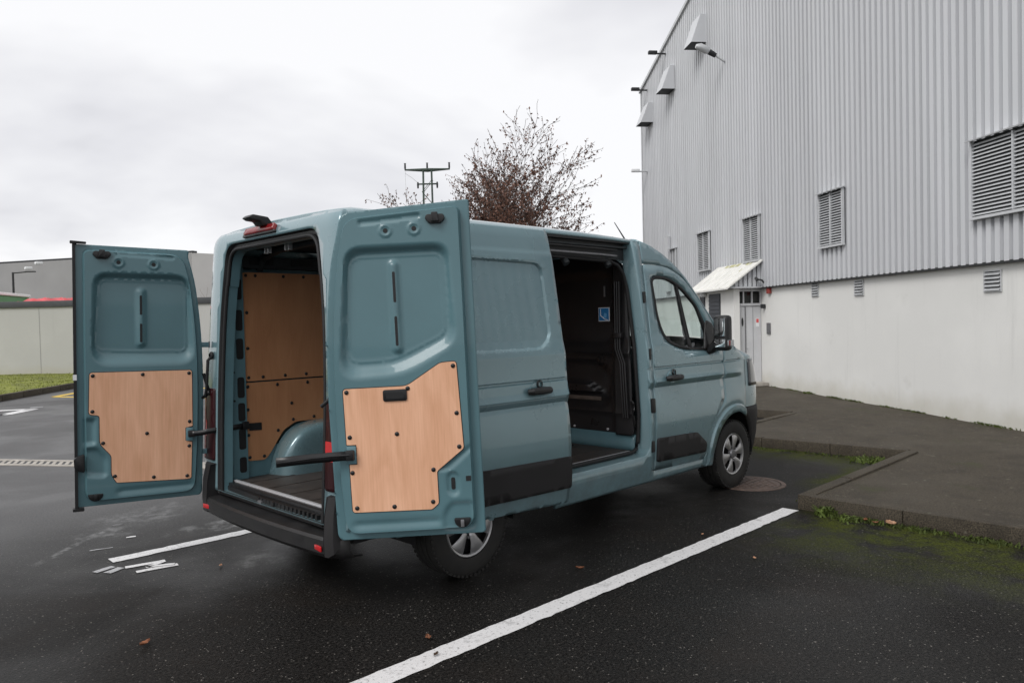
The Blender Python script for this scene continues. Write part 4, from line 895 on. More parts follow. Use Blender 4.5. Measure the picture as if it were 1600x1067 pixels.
MB().tube([(3.90, -.3, 2.50), (3.86, -.3, 2.545), (3.70, -.3, 2.695)], [.018, .008, .004], 8).build('antenna', BLACK, van)

# ---- rear face
def rearx(y, z): return .118+.085*np.clip((z-.5)/1.9, 0, 1)+.016*np.clip((np.abs(y)/np.maximum(hw(z)*.993, .1)-.86)/.14, 0, 1)**2.2+.10*np.clip((z-2.36)/.16, 0, 1)**2
def rearo(): # body outline
    zs = [.52, .8, 1.1, 1.4, 1.7, 2.0, 2.2, 2.30, 2.36, 2.40, 2.43, 2.45]; k = .993
    rgt = [(-float(hw(z))*k, z) for z in zs]; return rgt+[(-.45, 2.462), (0, 2.467), (.45, 2.462)]+[(-y, z) for y, z in rgt[::-1]]
ROP = rpoly([(-.765, .50), (.765, .50), (.785, 1.2), (.755, 1.85), (.66, 2.365), (-.66, 2.365), (-.755, 1.85), (-.785, 1.2)], [.02, .02, .5, .5, .12, .12, .5, .5])
rfr = panel('rear_frame', rearo(), lambda P: np.c_[rearx(P[:, 0], P[:, 1]), P], PAINT, van, holes=[ROP], step=.045, es=.03, thick=.03, out=(-1, 0, 0))
ro_ = dens(rearo(), .06); MB().grid([[(float(rearx(*p))+.001, p[0], p[1]) for p in map(np.array, ro_+ro_[:1])], [(.27, p[0]*1.004, p[1]) for p in map(np.array, ro_+ro_[:1])]]).build('rear_corner', PAINT, van)
# dark seal land inside the opening, then jamb
lp_ = dens(ROP, .04); P = []
cen = np.array((0, 1.4))
def inset(p, d):
    p = np.array(p); q = p.copy(); q[0] -= np.sign(p[0])*min(abs(p[0]), d); q[1] += (-d if p[1] > 2.1 else (d*.2 if p[1] < .6 else 0)); return q
rows_ = []
for d, dx in ((0, .004), (.012, .03), (.045, .035)): rows_.append([(float(rearx(*p))+dx, *inset(p, d)) for p in map(np.array, lp_+lp_[:1])])
MB().grid(rows_).build('seal_land', BLACK, van)
rows_ = []
for d, dx in ((.045, .035), (.048, .05), (.052, .10)): rows_.append([(float(rearx(*p))+dx, *inset(p, d)) for p in map(np.array, lp_+lp_[:1])])
MB().grid(rows_).build('rear_jamb', PAINTI, van)
sp_ = [inset(p, .042) for p in map(np.array, lp_+lp_[:1])]; MB().tube([(float(rearx(*p))+.022, *p) for p in sp_], .014, 8).build('rear_seal', RUBBER, van)
# tail lamps
for sg in (-1, 1):
    yi = .80 if sg > 0 else .792; poly = rpoly([(sg*yi, .74), (sg*(1.0 if sg > 0 else .90), .74), (sg*(.995 if sg > 0 else .90), 1.285), (sg*(yi+.008), 1.285)], .02)
    tl = panel('tail_lamp', poly, lambda P: np.c_[rearx(P[:, 0], P[:, 1])-.012, P], DKRED, van, step=.04, thick=.03, out=(-1, 0, 0))
    if sg > 0: panel('lamp_strip', rpoly([(sg*.955, .75), (sg*.99, .75), (sg*.985, 1.275), (sg*.955, 1.275)], .006), lambda P: np.c_[rearx(P[:, 0], P[:, 1])-.0145, P], RED, tl, step=.04, out=(-1, 0, 0))
    panel('lamp_section', rpoly([(sg*(.93 if sg > 0 else .797), .92), (sg*(.95 if sg > 0 else .89), .92), (sg*(.95 if sg > 0 else .89), 1.04), (sg*(.93 if sg > 0 else .797), 1.04)], .006), lambda P: np.c_[rearx(P[:, 0], P[:, 1])-.0145, P], REDB, tl, step=.04, out=(-1, 0, 0))
# brake lamp with camera
bl = panel('brake_lamp', rpoly([(-.10, 2.405), (.33, 2.405), (.33, 2.45), (-.10, 2.45)], .01), lambda P: np.c_[rearx(P[:, 0], P[:, 1])-.03, P], RED, van, step=.05, thick=.05, out=(-1, 0, 0))
panel('lamp_base', rpoly([(-.115, 2.385), (.345, 2.385), (.345, 2.404), (-.115, 2.404)], .008), lambda P: np.c_[rearx(P[:, 0], P[:, 1])-.022, P], BLACK, bl, step=.05, thick=.03, out=(-1, 0, 0))
MB().prism([(.26, 2.44), (.21, 2.50), (.10, 2.51), (.07, 2.488), (.10, 2.472), (.15, 2.468), (.17, 2.44)], lambda a, b, d: (a, d, b), .0, .12).build('rear_camera', BLACK, bl, bevel=.012)
# ---- rear bumper
def bump_plan(a): # a -1..1 -> (x,y) outer curve
    y = .975*a; return (.02+.05*abs(a)**2+.10*max(0, (abs(a)-.86)/.14)**2, y)
prof = [(.10, .335), (.025, .345), (.0, .375), (.0, .455), (.012, .472), (.10, .478), (.125, .486), (.135, .55), (.16, .556)]
P = [[(bump_plan(a)[0]+dx, bump_plan(a)[1]*(1-dx*.25), z) for dx, z in prof] for a in np.linspace(-1, 1, 61)]
rb = MB().grid(P).build('rear_bumper', BLACK, van); s = rb.modifiers.new('thickness', 'SOLIDIFY'); s.thickness = .012
for sg in (-1, 1):
    q = []
    for y, xa, zb_ in (((.80, .055, .36), (.90, .065, .36), (.96, .09, .37), (.985, .14, .40), (.99, .22, .45), (.99, .40, .50)) if sg > 0 else ((.87, .058, .36), (.90, .062, .36), (.93, .085, .38), (.945, .14, .43), (.95, .22, .48), (.95, .40, .52))): q.append([(xa, sg*y, zb_), (xa-.005, sg*y, max(.46, zb_+.01)), (xa+.005, sg*(y-.004), .60), (xa+.03, sg*(y-.012), .715), (xa+.09, sg*(y-.03), .72)])
    c_ = MB().grid(q); yi = .80 if sg > 0 else .87; c_.grid([[(.055, sg*yi, .36), (.05, sg*yi, .46), (.06, sg*yi, .60), (.085, sg*yi, .715)], [(.20, sg*yi, .36), (.20, sg*yi, .46), (.20, sg*yi, .60), (.20, sg*yi, .715)]])
    c_.build('bumper_corner', MOULD, rb)
    MB().box((.052, sg*.80, .405), (.010, .10, .032), Matrix.Rotation(sg*R(6), 3, 'Z')).build('reflector', REDB, rb, bevel=.004)
tr_ = MB().box((0, 0, 0), (.03, .022, .03)).mesh('tread_rib'); tr_.materials.append(BLACK)
for k in range(16): q_ = bpy.data.objects.new('tread_rib', tr_); COL.objects.link(q_); q_.parent = rb; q_.location = (.165, -.62+k*.052, .535)
MB().box((.15, .12, .52), (.03, .05, .03)).build('latch_plate', GREYM, rb, bevel=.005); MB().box((.15, -.06, .525), (.02, .03, .05)).build('tow_eye', BLACK, rb, bevel=.005)
MB().box2((.235, -.735, .566), (.262, .735, .584)).build('rear_sill_strip', STEEL, van, bevel=.003)
MB().box2((.19, -.755, .50), (.236, .755, .572)).build('rear_sill', BLACK, van, bevel=.006)

# ---- cargo interior
MB().box2((.25, -.86, .545), (3.20, .86, .568)).build('cargo_floor', FLOORP, van)
for i, y in enumerate(np.arange(-.6, .7, .3)): MB().box2((.30, y-.006, .568), (3.05, y+.006, .571)).build('floor_rib', FLOORP, van)
MB().box2((.24, .895, .50), (3.22, .905, 2.30)).build('inner_side', PAINTI, van)
MB().box2((.24, -.905, .50), (1.95, -.895, 2.30)).build('inner_side', PAINTI, van)
MB().box2((.24, -.86, 2.36), (3.22, .86, 2.375)).build('roof_lining', LINING, van)
for x in (.55, 1.15, 1.75, 2.35, 2.9): MB().tube([(x, -.84, 2.2), (x, -.78, 2.29), (x, -.5, 2.335), (x, 0, 2.345), (x, .5, 2.335), (x, .78, 2.29), (x, .84, 2.2)], .03, 8).build('roof_bow', LINING, van)
for y in (.25, .30, -.05, 0.0): MB().box((.34, y, 2.30), (.03, .012, .05)).build('wiring_clip', GALV, van, bevel=.004)
MB().box2((.24, .80, 2.21), (3.1, .895, 2.30)).build('upper_rail', LINING, van)
for x in np.arange(.45, 2.9, .36): MB().box2((x, .795, 2.235), (x+.20, .80, 2.285)).build('rail_slot', RUBBER, van)
# rear pillar trim with punched slots (left and right)
for sg in (1, -1):
    pl = MB().box2((.25, sg*.768, .57), (.375, sg*.79, 2.26)).build('pillar_trim', PAINTI, van)
    for z0, z1 in ((1.96, 2.12), (1.72, 1.88), (1.50, 1.66), (1.20, 1.36), (1.02, 1.16), (.80, .96), (.62, .74)): MB().prism(rpoly([(.305, z0), (.36, z0), (.36, z1), (.305, z1)], .02), lambda a, b, d: (a, sg*(.768-d), b), .001, .004).build('slot', RUBBER, pl)
    for z in (2.2, 1.92, 1.68, 1.40, 1.18): MB().lathe([(0, .009), (-.004*sg, .008), (-.005*sg, .001)], 'y', (.278, sg*.766, z), 10).build('plug', RUBBER, pl)
scr = MB().lathe([(0, .0135), (.004, .012), (.006, .006), (.0065, .0005)], 'y', n=12).mesh('screw'); scr.materials.append(FOAM); scr.polygons.foreach_set('use_smooth', [True]*len(scr.polygons))
def screw(par, loc, flip=1):
    o = bpy.data.objects.new('screw', scr); COL.objects.link(o); o.parent = par; o.location = loc
    if flip < 0: o.rotation_euler.z = math.pi
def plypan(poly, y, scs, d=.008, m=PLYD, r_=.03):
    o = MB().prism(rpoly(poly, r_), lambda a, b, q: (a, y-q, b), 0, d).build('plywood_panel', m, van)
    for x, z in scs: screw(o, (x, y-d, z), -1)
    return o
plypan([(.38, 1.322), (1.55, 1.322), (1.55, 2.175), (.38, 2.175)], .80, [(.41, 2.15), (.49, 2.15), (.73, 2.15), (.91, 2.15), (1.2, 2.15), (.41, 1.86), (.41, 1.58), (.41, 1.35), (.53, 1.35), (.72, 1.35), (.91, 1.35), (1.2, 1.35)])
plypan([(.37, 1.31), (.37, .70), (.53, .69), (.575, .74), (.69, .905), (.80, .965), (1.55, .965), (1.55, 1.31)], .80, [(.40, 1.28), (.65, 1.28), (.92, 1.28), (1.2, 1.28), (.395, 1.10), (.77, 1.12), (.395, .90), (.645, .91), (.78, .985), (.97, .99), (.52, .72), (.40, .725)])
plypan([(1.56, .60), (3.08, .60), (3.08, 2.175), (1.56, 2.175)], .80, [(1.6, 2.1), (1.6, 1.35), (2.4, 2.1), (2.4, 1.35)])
MB().prism(rpoly([(.40, .935), (.505, .93), (.505, .99), (.40, .995)], .006), lambda a, b, d: (a, .7915-d, b), 0, .002).build('tie_recess', RUBBER, van)
# wheel-arch boxes
for sg in (1, -1):
    P = []
    for x, h_, w_ in ((.56, .0, .0), (.60, .16, .17), (.68, .30, .215), (.80, .385, .225), (1.0, .40, .23), (1.25, .40, .23), (1.42, .37, .225), (1.54, .26, .21), (1.62, .12, .16), (1.65, 0, 0)):
        row = [(x, sg*.80, .568+h_), (x, sg*(.80-w_*.75), .568+h_), (x, sg*(.80-w_*.95), .568+h_*.93), (x, sg*(.80-w_), .568+h_*.78), (x, sg*(.80-w_), .568+h_*.4), (x, sg*(.80-w_), .562)]; P.append(row)
    o = MB().grid(P).build('wheel_arch', PAINT, van, sharp=50); sm = o.modifiers.new('subdivision', 'SUBSURF'); sm.levels = sm.render_levels = 2
MB().box2((.36, .805, .55), (3.1, .85, .80)).build('lower_side', PAINTI, van)
# ---- bulkhead
def bulkrel(P):
    y, z = P[:, 0], P[:, 1]; d = np.zeros(len(P))
    for poly, h_ in ((rpoly([(-.55, .95), (.6, .95), (.6, 1.35), (-.45, 1.35), (-.6, 1.25)], .08), -.03), (rpoly([(-.62, 1.52), (.2, 1.52), (.45, 1.85), (.6, 2.15), (-.62, 2.15)], .1), -.025), (rpoly([(-.5, 1.06), (.2, 1.06), (.05, 1.16), (-.3, 1.16)], .03), .035)): d += h_*sst(.02, -.02, sdf(P, poly))
    d += .018*np.exp(-((z-1.44)/.018)**2)+.012*np.exp(-((z-.90)/.02)**2)
    return np.c_[3.225-d-.035*sst(.62, .66, -y), y, z]
bh = panel('bulkhead', rpoly([(-.86, .70), (.86, .70), (.80, 2.2), (.6, 2.34), (-.6, 2.34), (-.80, 2.2)], .05), bulkrel, BULK, van, step=.03, thick=.02, out=(-1, 0, 0))
panel('bulkhead_foot', [(-.86, .56), (.86, .56), (.86, .71), (-.86, .71)], lambda P: np.c_[3.195+.02*sst(.6, .7, P[:, 1]), P], PAINTI, van, step=.1, thick=.01, out=(-1, 0, 0))
for y in (-.55, -.15, .3): MB().lathe([(3.215, .012), (3.206, .010), (3.205, .001)], 'x', (0, y, .735), 12).build('bolt', STEEL, bh)
st = MB().box((3.165, -.57, 1.79), (.004, .125, .125)).build('safety_sticker', WHITE, bh); MB().box((3.1615, -.57, 1.79), (.003, .112, .112)).build('sticker_print', BLUE, st)
mb = MB(); mb.tube([(3.1585, -.535, 1.84), (3.1585, -.535, 1.78), (3.1585, -.585, 1.745), (3.1585, -.62, 1.738)], .004, 6); mb.build('sticker_symbol', WHITE, st)
mb = MB(); mb.add([(3.1585, -.565, 1.765), (3.1585, -.60, 1.755), (3.1585, -.605, 1.795), (3.1585, -.58, 1.805)], [(0, 1, 2, 3)]); mb.build('sticker_seat', mat('light_blue', (.15, .42, .70), .4), st)
MB().box((3.175, -.57, 2.0), (.006, .02, .10)).build('clip', GREYM, bh, bevel=.004)
MB().box((3.155, -.15, 1.02), (.012, .75, .035)).build('rub_strip', mat('worn_wood', (.10, .075, .06), .6, var=.3, vscale=8), bh, bevel=.003)
for y in (-.765, -.79, -.815): MB().tube([(3.165, y, .86), (3.16, y+.02, 1.35), (3.16, y+.07, 1.48), (3.165, y+.07, 2.08)], .010, 8).build('bulkhead_flange', BULK, bh)
MB().box((3.15, -.735, 1.60), (.03, .09, .05)).build('flange_bracket', BULK, bh, bevel=.008)
MB().box2((2.98, -.25, .572), (3.08, -.16, .579)).build('tie_ring', BLACK, van, bevel=.002)
MB().box((2.12, -.70, .583), (.20, .10, .03)).build('floor_anchor', BLACK, van, bevel=.01)
MB().box((3.185, -.10, .66), (.012, .03, .08)).build('tie_loop', BLACK, bh, bevel=.004)
# ---- cab interior
MB().box2((3.26, -.9, .5), (4.6, .9, .55)).build('cab_floor', LINING, van)
MB().box((4.45, 0, 1.15), (.42, 1.8, .42)).build('dashboard', BLACK, van, bevel=.06)
for y in (-.55, -.1, .55):
    s_ = MB().box((3.60, y, .88), (.50, .42 if y > 0 else .40, .16)).build('cab_seat', LINING, van, bevel=.04); MB().box((3.40, y, 1.18), (.13, .40, .62), Matrix.Rotation(R(-8), 3, 'Y')).build('backrest', LINING, s_, bevel=.04)
wheelp = [Vector((4.12, .55, 1.18))+Vector((-.10*math.sin(a), .19*math.cos(a), .16*math.sin(a))) for a in np.linspace(0, 6.283, 25)]
MB().tube(wheelp, .016, 8).build('steering_wheel', BLACK, van)
# ---- underbody
MB().box2((.30, -.80, .36), (4.15, .80, .50)).build('underbody', DARKT, van, bevel=.03)
for x in (1.11, 4.695): MB().tube([(x, -.80, .33), (x, .80, .33)], .05, 10).build('axle', DARKT, van)
for cx in (1.11, 4.695):
    for sg in (-1, 1):
        q = circ(cx, .35, .445, math.pi*1.03, -math.pi*.03, 20); MB().grid([[(x, sg*.60, z), (x, sg*.965, z)] for x, z in q]).build('wheel_well', RUBBER, van)
        MB().grid([[(x, sg*.60, z), (x, sg*.60, .33)] for x, z in q]).build('well_back', RUBBER, van)
# ---- wheels
def make_wheel():
    w = empty('wheel'); w.parent = van
    tp = [(-.112, .215), (-.118, .235), (-.120, .29), (-.112, .325), (-.098, .342)]
    for i, y in enumerate((-.075, -.05, -.025, 0, .025, .05, .075)):
        tp += [(y-.009, .348), (y-.006, .340), (y+.006, .340), (y+.009, .348)] if i % 2 else [(y, .349)]
    tp += [(.098, .342), (.112, .325), (.120, .29), (.118, .235), (.112, .215), (.06, .21), (-.06, .21), (-.112, .215)]
    ty = MB().lathe(tp, 'y', n=64).build('tyre', TYRE, w)
    mb = MB()
    for k in range(56):
        a = 2*math.pi*k/56
        for sy in (-1, 1): mb.box((.338*math.cos(a), sy*.103, .338*math.sin(a)), (.014, .022, .020), Matrix.Rotation(-a, 3, 'Y'))
    mb.build('tread_blocks', TYRE, w)['kind'] = 'stuff'
    MB().lathe([(-.055, .001), (-.055, .15), (-.04, .205), (.04, .21)], 'y', n=40).build('rim', RUBBER, w)
    MB().lathe([(-.105, .212), (-.113, .205), (-.108, .193), (-.09, .190)], 'y', n=56).build('hubcap_ring', HUB, w)
    for k in range(6):
        a = 2*math.pi*k/6+.2; P = []
        for r_, h_, y in ((.035, .52, -.098), (.07, .36, -.108), (.11, .31, -.112), (.15, .33, -.112), (.185, .335, -.109), (.198, .34, -.104)):
            P.append([(r_*math.cos(a+h_*t), y+.010*abs(t)**3, r_*math.sin(a+h_*t)) for t in (-1, -.9, -.5, .0, .5, .9, 1)])
        o = MB().grid(P).build('hubcap_blade', HUB, w); s = o.modifiers.new('thickness', 'SOLIDIFY'); s.thickness = .012
    MB().lathe([(-.098, .048), (-.112, .042), (-.115, .025), (-.115, .001)], 'y', n=24).build('hub_centre', GREYM, w)
    for k in range(6):
        a = 2*math.pi*k/6+.2+math.pi/6; MB().lathe([(-.095, .012), (-.107, .010), (-.108, .001)], 'y', (.075*math.cos(a), 0, .075*math.sin(a)), 8).build('wheel_bolt', GREYM, w)
    return w
w0 = make_wheel(); w0.location = (4.695, -.885, .349)
w1 = copy_tree(w0, van); w1.location = (1.11, -.885, .349); w1.rotation_euler.y = .35
for x in (4.695, 1.11): w_ = copy_tree(w0, van); w_.location = (x, .885, .349); w_.rotation_euler.z = math.pi

# ---- rear doors
WDR = .855
def rear_door(sg, hinge, closed, phi, tilt):
    """sg=+1 left, -1 right; local x from hinge to free edge, inner face towards sg*y"""
    HE = [(-.02, .50), (-.028, .9), (-.035, 1.35), (-.02, 1.75), (.02, 2.1), (.07, 2.29)]
    if sg > 0: HE = [(u_+.035, z) for u_, z in HE]
    oz = 2.400 if sg < 0 else 2.335; ob = .470; os_ = .048 if sg < 0 else .008
    outl = rpoly([(.0 if sg < 0 else .03, ob), *[(u_, z) for u_, z in HE], (.095, oz), (WDR, oz+os_), (WDR, ob)], [.07, .07, .1, .3, .3, .3, .05, .09, .015, .02])
    ins = rpoly([(u_+(.03 if sg > 0 else 0), z_) for u_, z_ in ((.035, ob+.035), (.012, .9), (.006, 1.35), (.02, 1.75), (.06, 2.1), (.115, oz-.035))]+[ (WDR-.055, oz+os_-.035), (WDR-.055, ob+.035)], [.09, .1, .3, .3, .3, .09, .05, .09])
    if sg < 0:
        wo = rpoly([(.115, 2.20), (.73, 2.20), (.755, 1.60), (.45, 1.425), (.04, 1.405)], [.10, .10, .09, .12, .13])
        ply = rpoly([(.065, 1.366), (.437, 1.366), (.640, 1.492), (.733, 1.496), (.752, .984), (.588, .858), (.589, .67), (.549, .636), (.085, .642), (.081, .923), (.126, .923), (.126, 1.038), (.07, 1.039)], [.02, .03, .02, .02, .015, .015, .01, .01, .02, .004, .004, .004, .004])
        scs = [(.085, 1.346), (.443, 1.352), (.714, 1.47), (.721, 1.193), (.726, .995), (.568, .868), (.556, .68), (.329, .664), (.111, .667), (.095, .875), (.09, 1.083), (.366, 1.089)]
        wi = rpoly([(.125, 2.145), (.69, 2.145), (.69, 1.655), (.362, 1.509), (.09, 1.507)], [.09, .07, .06, .08, .08])
        rib = (.393, 1.56, 2.105); holes_ = ((.362, 2.278), (.529, 2.283)); groove = ((.22, 2.330), (.553, 2.357)); latch = (.655, 2.335)
    else:
        wo = rpoly([(.10, 2.15), (.74, 2.15), (.755, 1.47), (.055, 1.47)], [.12, .10, .13, .13])
        ply = rpoly([(.09, 1.432), (.765, 1.432), (.772, 1.135), (.705, 1.125), (.705, .92), (.632, .83), (.632, .69), (.60, .632), (.10, .61), (.092, .89), (.138, .90), (.138, 1.00), (.088, 1.01)], [.02, .02, .02, .02, .03, .02, .02, .01, .02, .004, .004, .004, .004])
        scs = [(.745, 1.41), (.425, 1.41), (.11, 1.41), (.108, 1.045), (.112, .86), (.128, .635), (.357, .648), (.612, .68), (.685, .925), (.75, 1.155), (.40, .975)]
        wi = rpoly([(.118, 2.108), (.705, 2.108), (.735, 1.575), (.113, 1.56)], [.07, .07, .07, .07])
        rib = (.43, 1.61, 2.04); holes_ = ((.575, 2.222), (.345, 2.215)); groove = ((.22, 2.272), (.575, 2.287)); latch = (.68, 2.272)
    wi_in = .045
    def f(P):
        u_, z = P[:, 0], P[:, 1]
        si = sdf(P, ins); d = .048*sst(.002, -.012, si)
        s_ = sdf(P, wo); s2 = sdf(P, wi); tt = np.where(s_ < 0, np.clip(-s_/np.maximum(-s_+np.maximum(s2, 0), 1e-6), 0, 1), 0); tt = np.where(s2 < 0, 1, tt); d = d-.040*sst(0, 1, tt)+.004*sst(.0, -.012, s2)*sst(-.0, .012, s2+.02)
        # centre rib in the window
        q = np.hypot(u_-rib[0], np.maximum(np.abs(z-(rib[1]+rib[2])/2)-(rib[2]-rib[1])/2+.03, 0))-.030; inw = s2 < 0
        d = d+.012*sst(.012, -.012, q)*inw+.009*sst(-.010, -.018, q)*inw
        # bosses, groove, lower pockets
        for hx, hz in holes_: r_ = np.hypot(u_-hx, z-hz); d = d+.006*sst(.042, .034, r_)-.004*sst(.026, .020, r_)
        gu = np.clip((u_-groove[0][0])/(groove[1][0]-groove[0][0]), 0, 1); gz = groove[0][1]+gu*(groove[1][1]-groove[0][1]); gu_ = groove[0][0]+gu*(groove[1][0]-groove[0][0])
        r_ = np.hypot(u_-gu_, z-gz); d = d-.008*sst(.019, .011, r_)
        if sg < 0:
            r_ = sdf(P, [(.60, .60), (.78, .60), (.80, .80), (.80, .85), (.60, .70)]); 
            d = d-.014*sst(.02, -.02, sdf(P, rpoly([(.615, .505), (.79, .505), (.79, .665), (.66, .665), (.615, .60)], .03)))
            d = d-.012*sst(.008, -.010, np.hypot(u_-.679, np.maximum(np.abs(z-.778)-.035, 0))-.034)
            d = d-.010*sst(.01, -.01, sdf(P, rpoly([(.60, .86), (.66, .86), (.79, .97), (.79, 1.0), (.60, .87)], .01)))
        else:
            d = d-.022*sst(.015, -.02, sdf(P, rpoly([(.735, .92), (.80, .92), (.80, 1.10), (.735, 1.10)], .02)))
            d = d-.020*sst(.015, -.02, sdf(P, rpoly([(.665, .68), (.80, .70), (.80, .89), (.72, .89), (.665, .82)], .03)))
        d = d-.010*np.exp(-((z-.565)/.022)**2)*sst(.06, .12, u_)*sst(.62, .56, u_)
        return np.c_[u_, sg*d, z]
    zz = Matrix.Rotation(closed, 4, 'Z'); axis = Vector((0, -sg*math.sin(tilt), math.cos(tilt)))
    Mx = Matrix.Translation((*hinge, 0)) @ Matrix.Rotation(phi, 4, axis) @ zz
    cap = [(groove[1][0]+.0*1, groove[1][1])]; gl = []
    gd = np.array(groove[1])-np.array(groove[0]); gn = np.array((-gd[1], gd[0]))/np.hypot(*gd)
    def capsule(r_): return [tuple(np.array(groove[1])+gn*r_*math.cos(a)+gd/np.hypot(*gd)*r_*math.sin(a)) for a in np.linspace(0, math.pi, 9)]+[tuple(np.array(groove[0])-gn*r_*math.cos(a)-gd/np.hypot(*gd)*r_*math.sin(a)) for a in np.linspace(0, math.pi, 9)]
    ring = lambda c, r_: [(c[0]+r_*math.cos(a), c[1]+r_*math.sin(a)) for a in np.linspace(0, 6.283, 28, endpoint=False)]
    lines = [offs(ins, .002), offs(ins, -.012), offs(ins, -.005), offs(wo, .0), offs(wi, .0), offs(wi, .012), dens(capsule(.019), .008), dens(capsule(.011), .008)]
    for hc in holes_: lines += [ring(hc, .042), ring(hc, .034), ring(hc, .026), ring(hc, .02)]
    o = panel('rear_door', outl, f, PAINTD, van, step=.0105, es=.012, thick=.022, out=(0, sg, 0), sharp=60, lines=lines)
    o.matrix_world = Mx; o['label'] = 'left rear door half open, held by its strap' if sg > 0 else 'right rear door folded far round along the side'
    F3 = lambda a, b, d: (a, sg*d, b)
    MB().prism(offs(ply, .0045, .03), F3, .045, .0495).build('panel_gasket', RUBBER, o)
    pp = MB().prism(ply, F3, .0465, .053).build('plywood_panel', PLY, o)
    rim = rpoly([(a, b) for a, b in ply], 0.)
    for a, b in scs: screw(o, (a, sg*.053, b), sg)
    # slots in the rib
    L_ = rib[2]-rib[1]
    for a, b in ((.08, .40), (.55, .88)): MB().prism(rpoly([(rib[0]-.008, rib[1]+a*L_), (rib[0]+.008, rib[1]+a*L_), (rib[0]+.008, rib[1]+b*L_), (rib[0]-.008, rib[1]+b*L_)], .008), F3, .02, .0302).build('slot', RUBBER, o)
    for hx, hz in holes_: MB().prism([(hx+.014*math.cos(a), hz+.014*math.sin(a)) for a in np.linspace(0, 6.28, 14, endpoint=False)], F3, .04, .0515).build('hole', RUBBER, o)
    # latches
    lx, lz = latch
    MB().prism(rpoly([(lx-.06, lz-.0), (lx-.035, lz-.03), (lx+.035, lz-.03), (lx+.06, lz), (lx+.05, lz+.025), (lx-.05, lz+.025)], .012), F3, .045, .068).build('latch', FOAM, o, bevel=.006)
    MB().prism(rpoly([(lx-.022, lz-.02), (lx+.022, lz-.02), (lx+.018, lz+.034), (lx-.018, lz+.034)], .006), F3, .066, .088).build('latch_bolt', FOAM, o, bevel=.006)
    bx, bz = (.722, .553) if sg < 0 else (.735, .546)
    MB().prism([(bx+.048*math.cos(a), bz+.012+(.048 if sg < 0 else .032)*min(.18, math.sin(a))) if math.sin(a) > 0 else (bx+.048*math.cos(a), bz+.012+.048*math.sin(a)) for a in np.linspace(0, 6.28, 22, endpoint=False)], F3, .03, .053).build('lower_latch', FOAM, o, bevel=.004)
    MB().prism([(bx-.010, bz-.028), (bx+.010, bz-.028), (bx+.010, bz+.014), (bx-.010, bz+.014)], F3, .053, .066).build('lower_latch_bolt', GREYM if sg < 0 else FOAM, o, bevel=.003)
    if sg < 0:
        hp = MB().prism(rpoly([(.297, 1.282), (.437, 1.282), (.437, 1.350), (.297, 1.350)], .014), F3, .05, .062).build('inner_handle', FOAM, o, bevel=.004); MB().prism(rpoly([(.315, 1.297), (.42, 1.297), (.42, 1.334), (.315, 1.334)], .01), F3, .0622, .063).build('handle_recess', RUBBER, hp)
        MB().prism(rpoly([(.667, .742), (.691, .742), (.691, .814), (.667, .814)], .012), F3, .03, .0372).build('slot', RUBBER, o); MB().prism([(.755, .79), (.785, .79), (.785, .82), (.755, .82)], F3, .03, .05).build('striker_slot', RUBBER, o)
        # unhooked strap swinging free
        MB().box((.097, sg*.058, .98), (.055, .012, .105)).build('strap_plate', PAINTI, o, bevel=.008)
        MB().box((.09, sg*.075, .982), (.05, .035, .06)).build('strap_bracket', FOAM, o, bevel=.008); MB().tube([(.09, sg*.09, .985), (.0, sg*.10, .985), (-.12, sg*.12, .982), (-.30, sg*.20, .978)], .006, 6).build('strap_pin', FOAM, o)
        pts = [(.09, .088), (.0, .10), (-.12, .125), (-.21, .16), (-.30, .205)]; vs = []
        mbs = MB(); P = [[(a, sg*b, .955), (a, sg*b, 1.009)] for a, b in pts]; q = mbs.grid(P).build('check_strap', FOAM, o); s = q.modifiers.new('thickness', 'SOLIDIFY'); s.thickness = .008
    else:
        MB().box((.11, sg*.062, .95), (.05, .016, .10)).build('strap_plate', PAINTI, o, bevel=.008); MB().box((.10, sg*.075, .955), (.045, .03, .05)).build('strap_bracket', FOAM, o, bevel=.006)
        MB().prism(rpoly([(.80, .72), (.865, .75), (.87, .83), (.80, .86)], .02), F3, .03, .06).build('edge_latch', FOAM, o, bevel=.008)
        MB().prism(rpoly([(WDR-.02, ob-.02), (WDR+.006, ob-.02), (WDR+.006, oz+.03), (WDR-.02, oz+.03)], .012), F3, -.03, -.0235).build('edge_seal', RUBBER, o)
        MB().prism([(WDR-.012, ob-.01), (WDR+.008, ob-.01), (WDR+.008, oz+.02), (WDR-.012, oz+.02)], F3, .004, .02).build('edge_rubber', RUBBER, o)
        MB().prism(rpoly([(WDR-.08, oz+.012), (WDR+.022, oz+.012), (WDR+.022, oz+.03), (WDR-.08, oz+.025)], .008), F3, -.03, .03).build('top_seal', RUBBER, o); MB().prism(rpoly([(WDR-.05, ob-.025), (WDR+.022, ob-.025), (WDR+.022, ob-.005), (WDR-.05, ob-.005)], .008), F3, -.03, .03).build('bottom_seal', RUBBER, o)
        MB().prism([(WDR-.012, 1.38), (WDR+.0125, 1.38), (WDR+.0125, 1.42), (WDR-.012, 1.42)], F3, .03, .0315).build('label_sticker', WHITE, o)
    for z in ((1.62, .80) if sg > 0 else ()):
        hg = MB().box((-.012, -sg*.014, z), (.06, .016, .04)).build('hinge', PAINTI, o, bevel=.006); MB().tube([(-.045, -sg*.014, z-.024), (-.045, -sg*.014, z+.024)], .007, 10).build('hinge_pin', GREYM, hg)
    return o, Mx
dl, ML = rear_door(1, (.085, .950), R(-90), R(-104), R(1.0))
dr, MR = rear_door(-1, (.118, -.992), R(90), R(226.5), R(1.0))
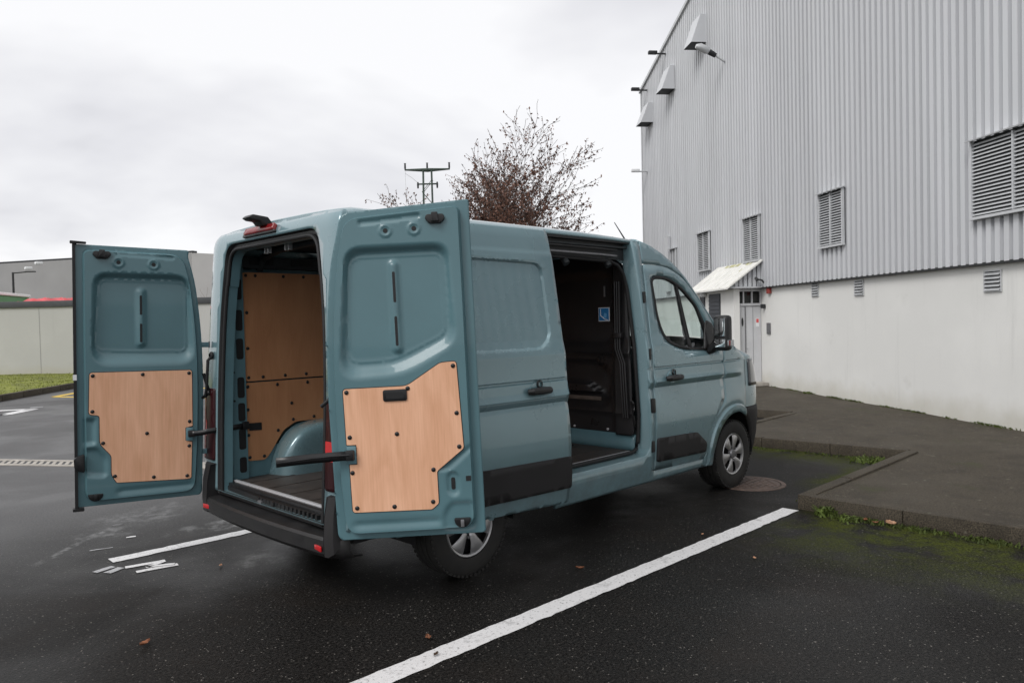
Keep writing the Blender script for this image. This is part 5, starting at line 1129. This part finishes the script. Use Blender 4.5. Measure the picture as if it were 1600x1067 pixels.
# strap that still holds the left door, and its wiring loom
p0 = ML @ Vector((.10, .09, .955)); p1 = Vector((.345, .752, .985)); P = []
for t in np.linspace(0, 1, 11):
    pm = Vector((.085, .80, .98)); c = p0.lerp(pm, float(t)/.6) if t < .6 else pm.lerp(p1, (float(t)-.6)/.4); c.z += -.012*math.sin(math.pi*t); P.append([(c.x, c.y, c.z-.02), (c.x, c.y, c.z+.02)])
o = MB().grid(P).build('check_strap', FOAM, van); s = o.modifiers.new('thickness', 'SOLIDIFY'); s.thickness = .008; s.offset = 0
MB().box((.355, .755, .985), (.05, .03, .06)).build('strap_anchor', FOAM, van, bevel=.008)
q0 = ML @ Vector((-.0, .0, 1.40)); MB().tube([q0, q0+Vector((.02, -.01, -.09)), q0+Vector((.035, -.03, -.15)), Vector((.095, .935, 1.21)), Vector((.11, .905, 1.22)), Vector((.115, .885, 1.28)), Vector((.118, .872, 1.40)), Vector((.125, .868, 1.50)), Vector((.16, .866, 1.535))], .012, 10).build('wiring_loom', RUBBER, van)
MB().lathe([(.0, .03), (-.012, .03), (-.02, .018)], 'x', (.158, .866, 1.535), 16).build('loom_grommet', RUBBER, van)
MB().tube([Vector((.14, -.88, 1.35)), Vector((.10, -.90, 1.30)), Vector((.07, -.86, 1.26))], .012, 8).build('door_stop', RUBBER, van)
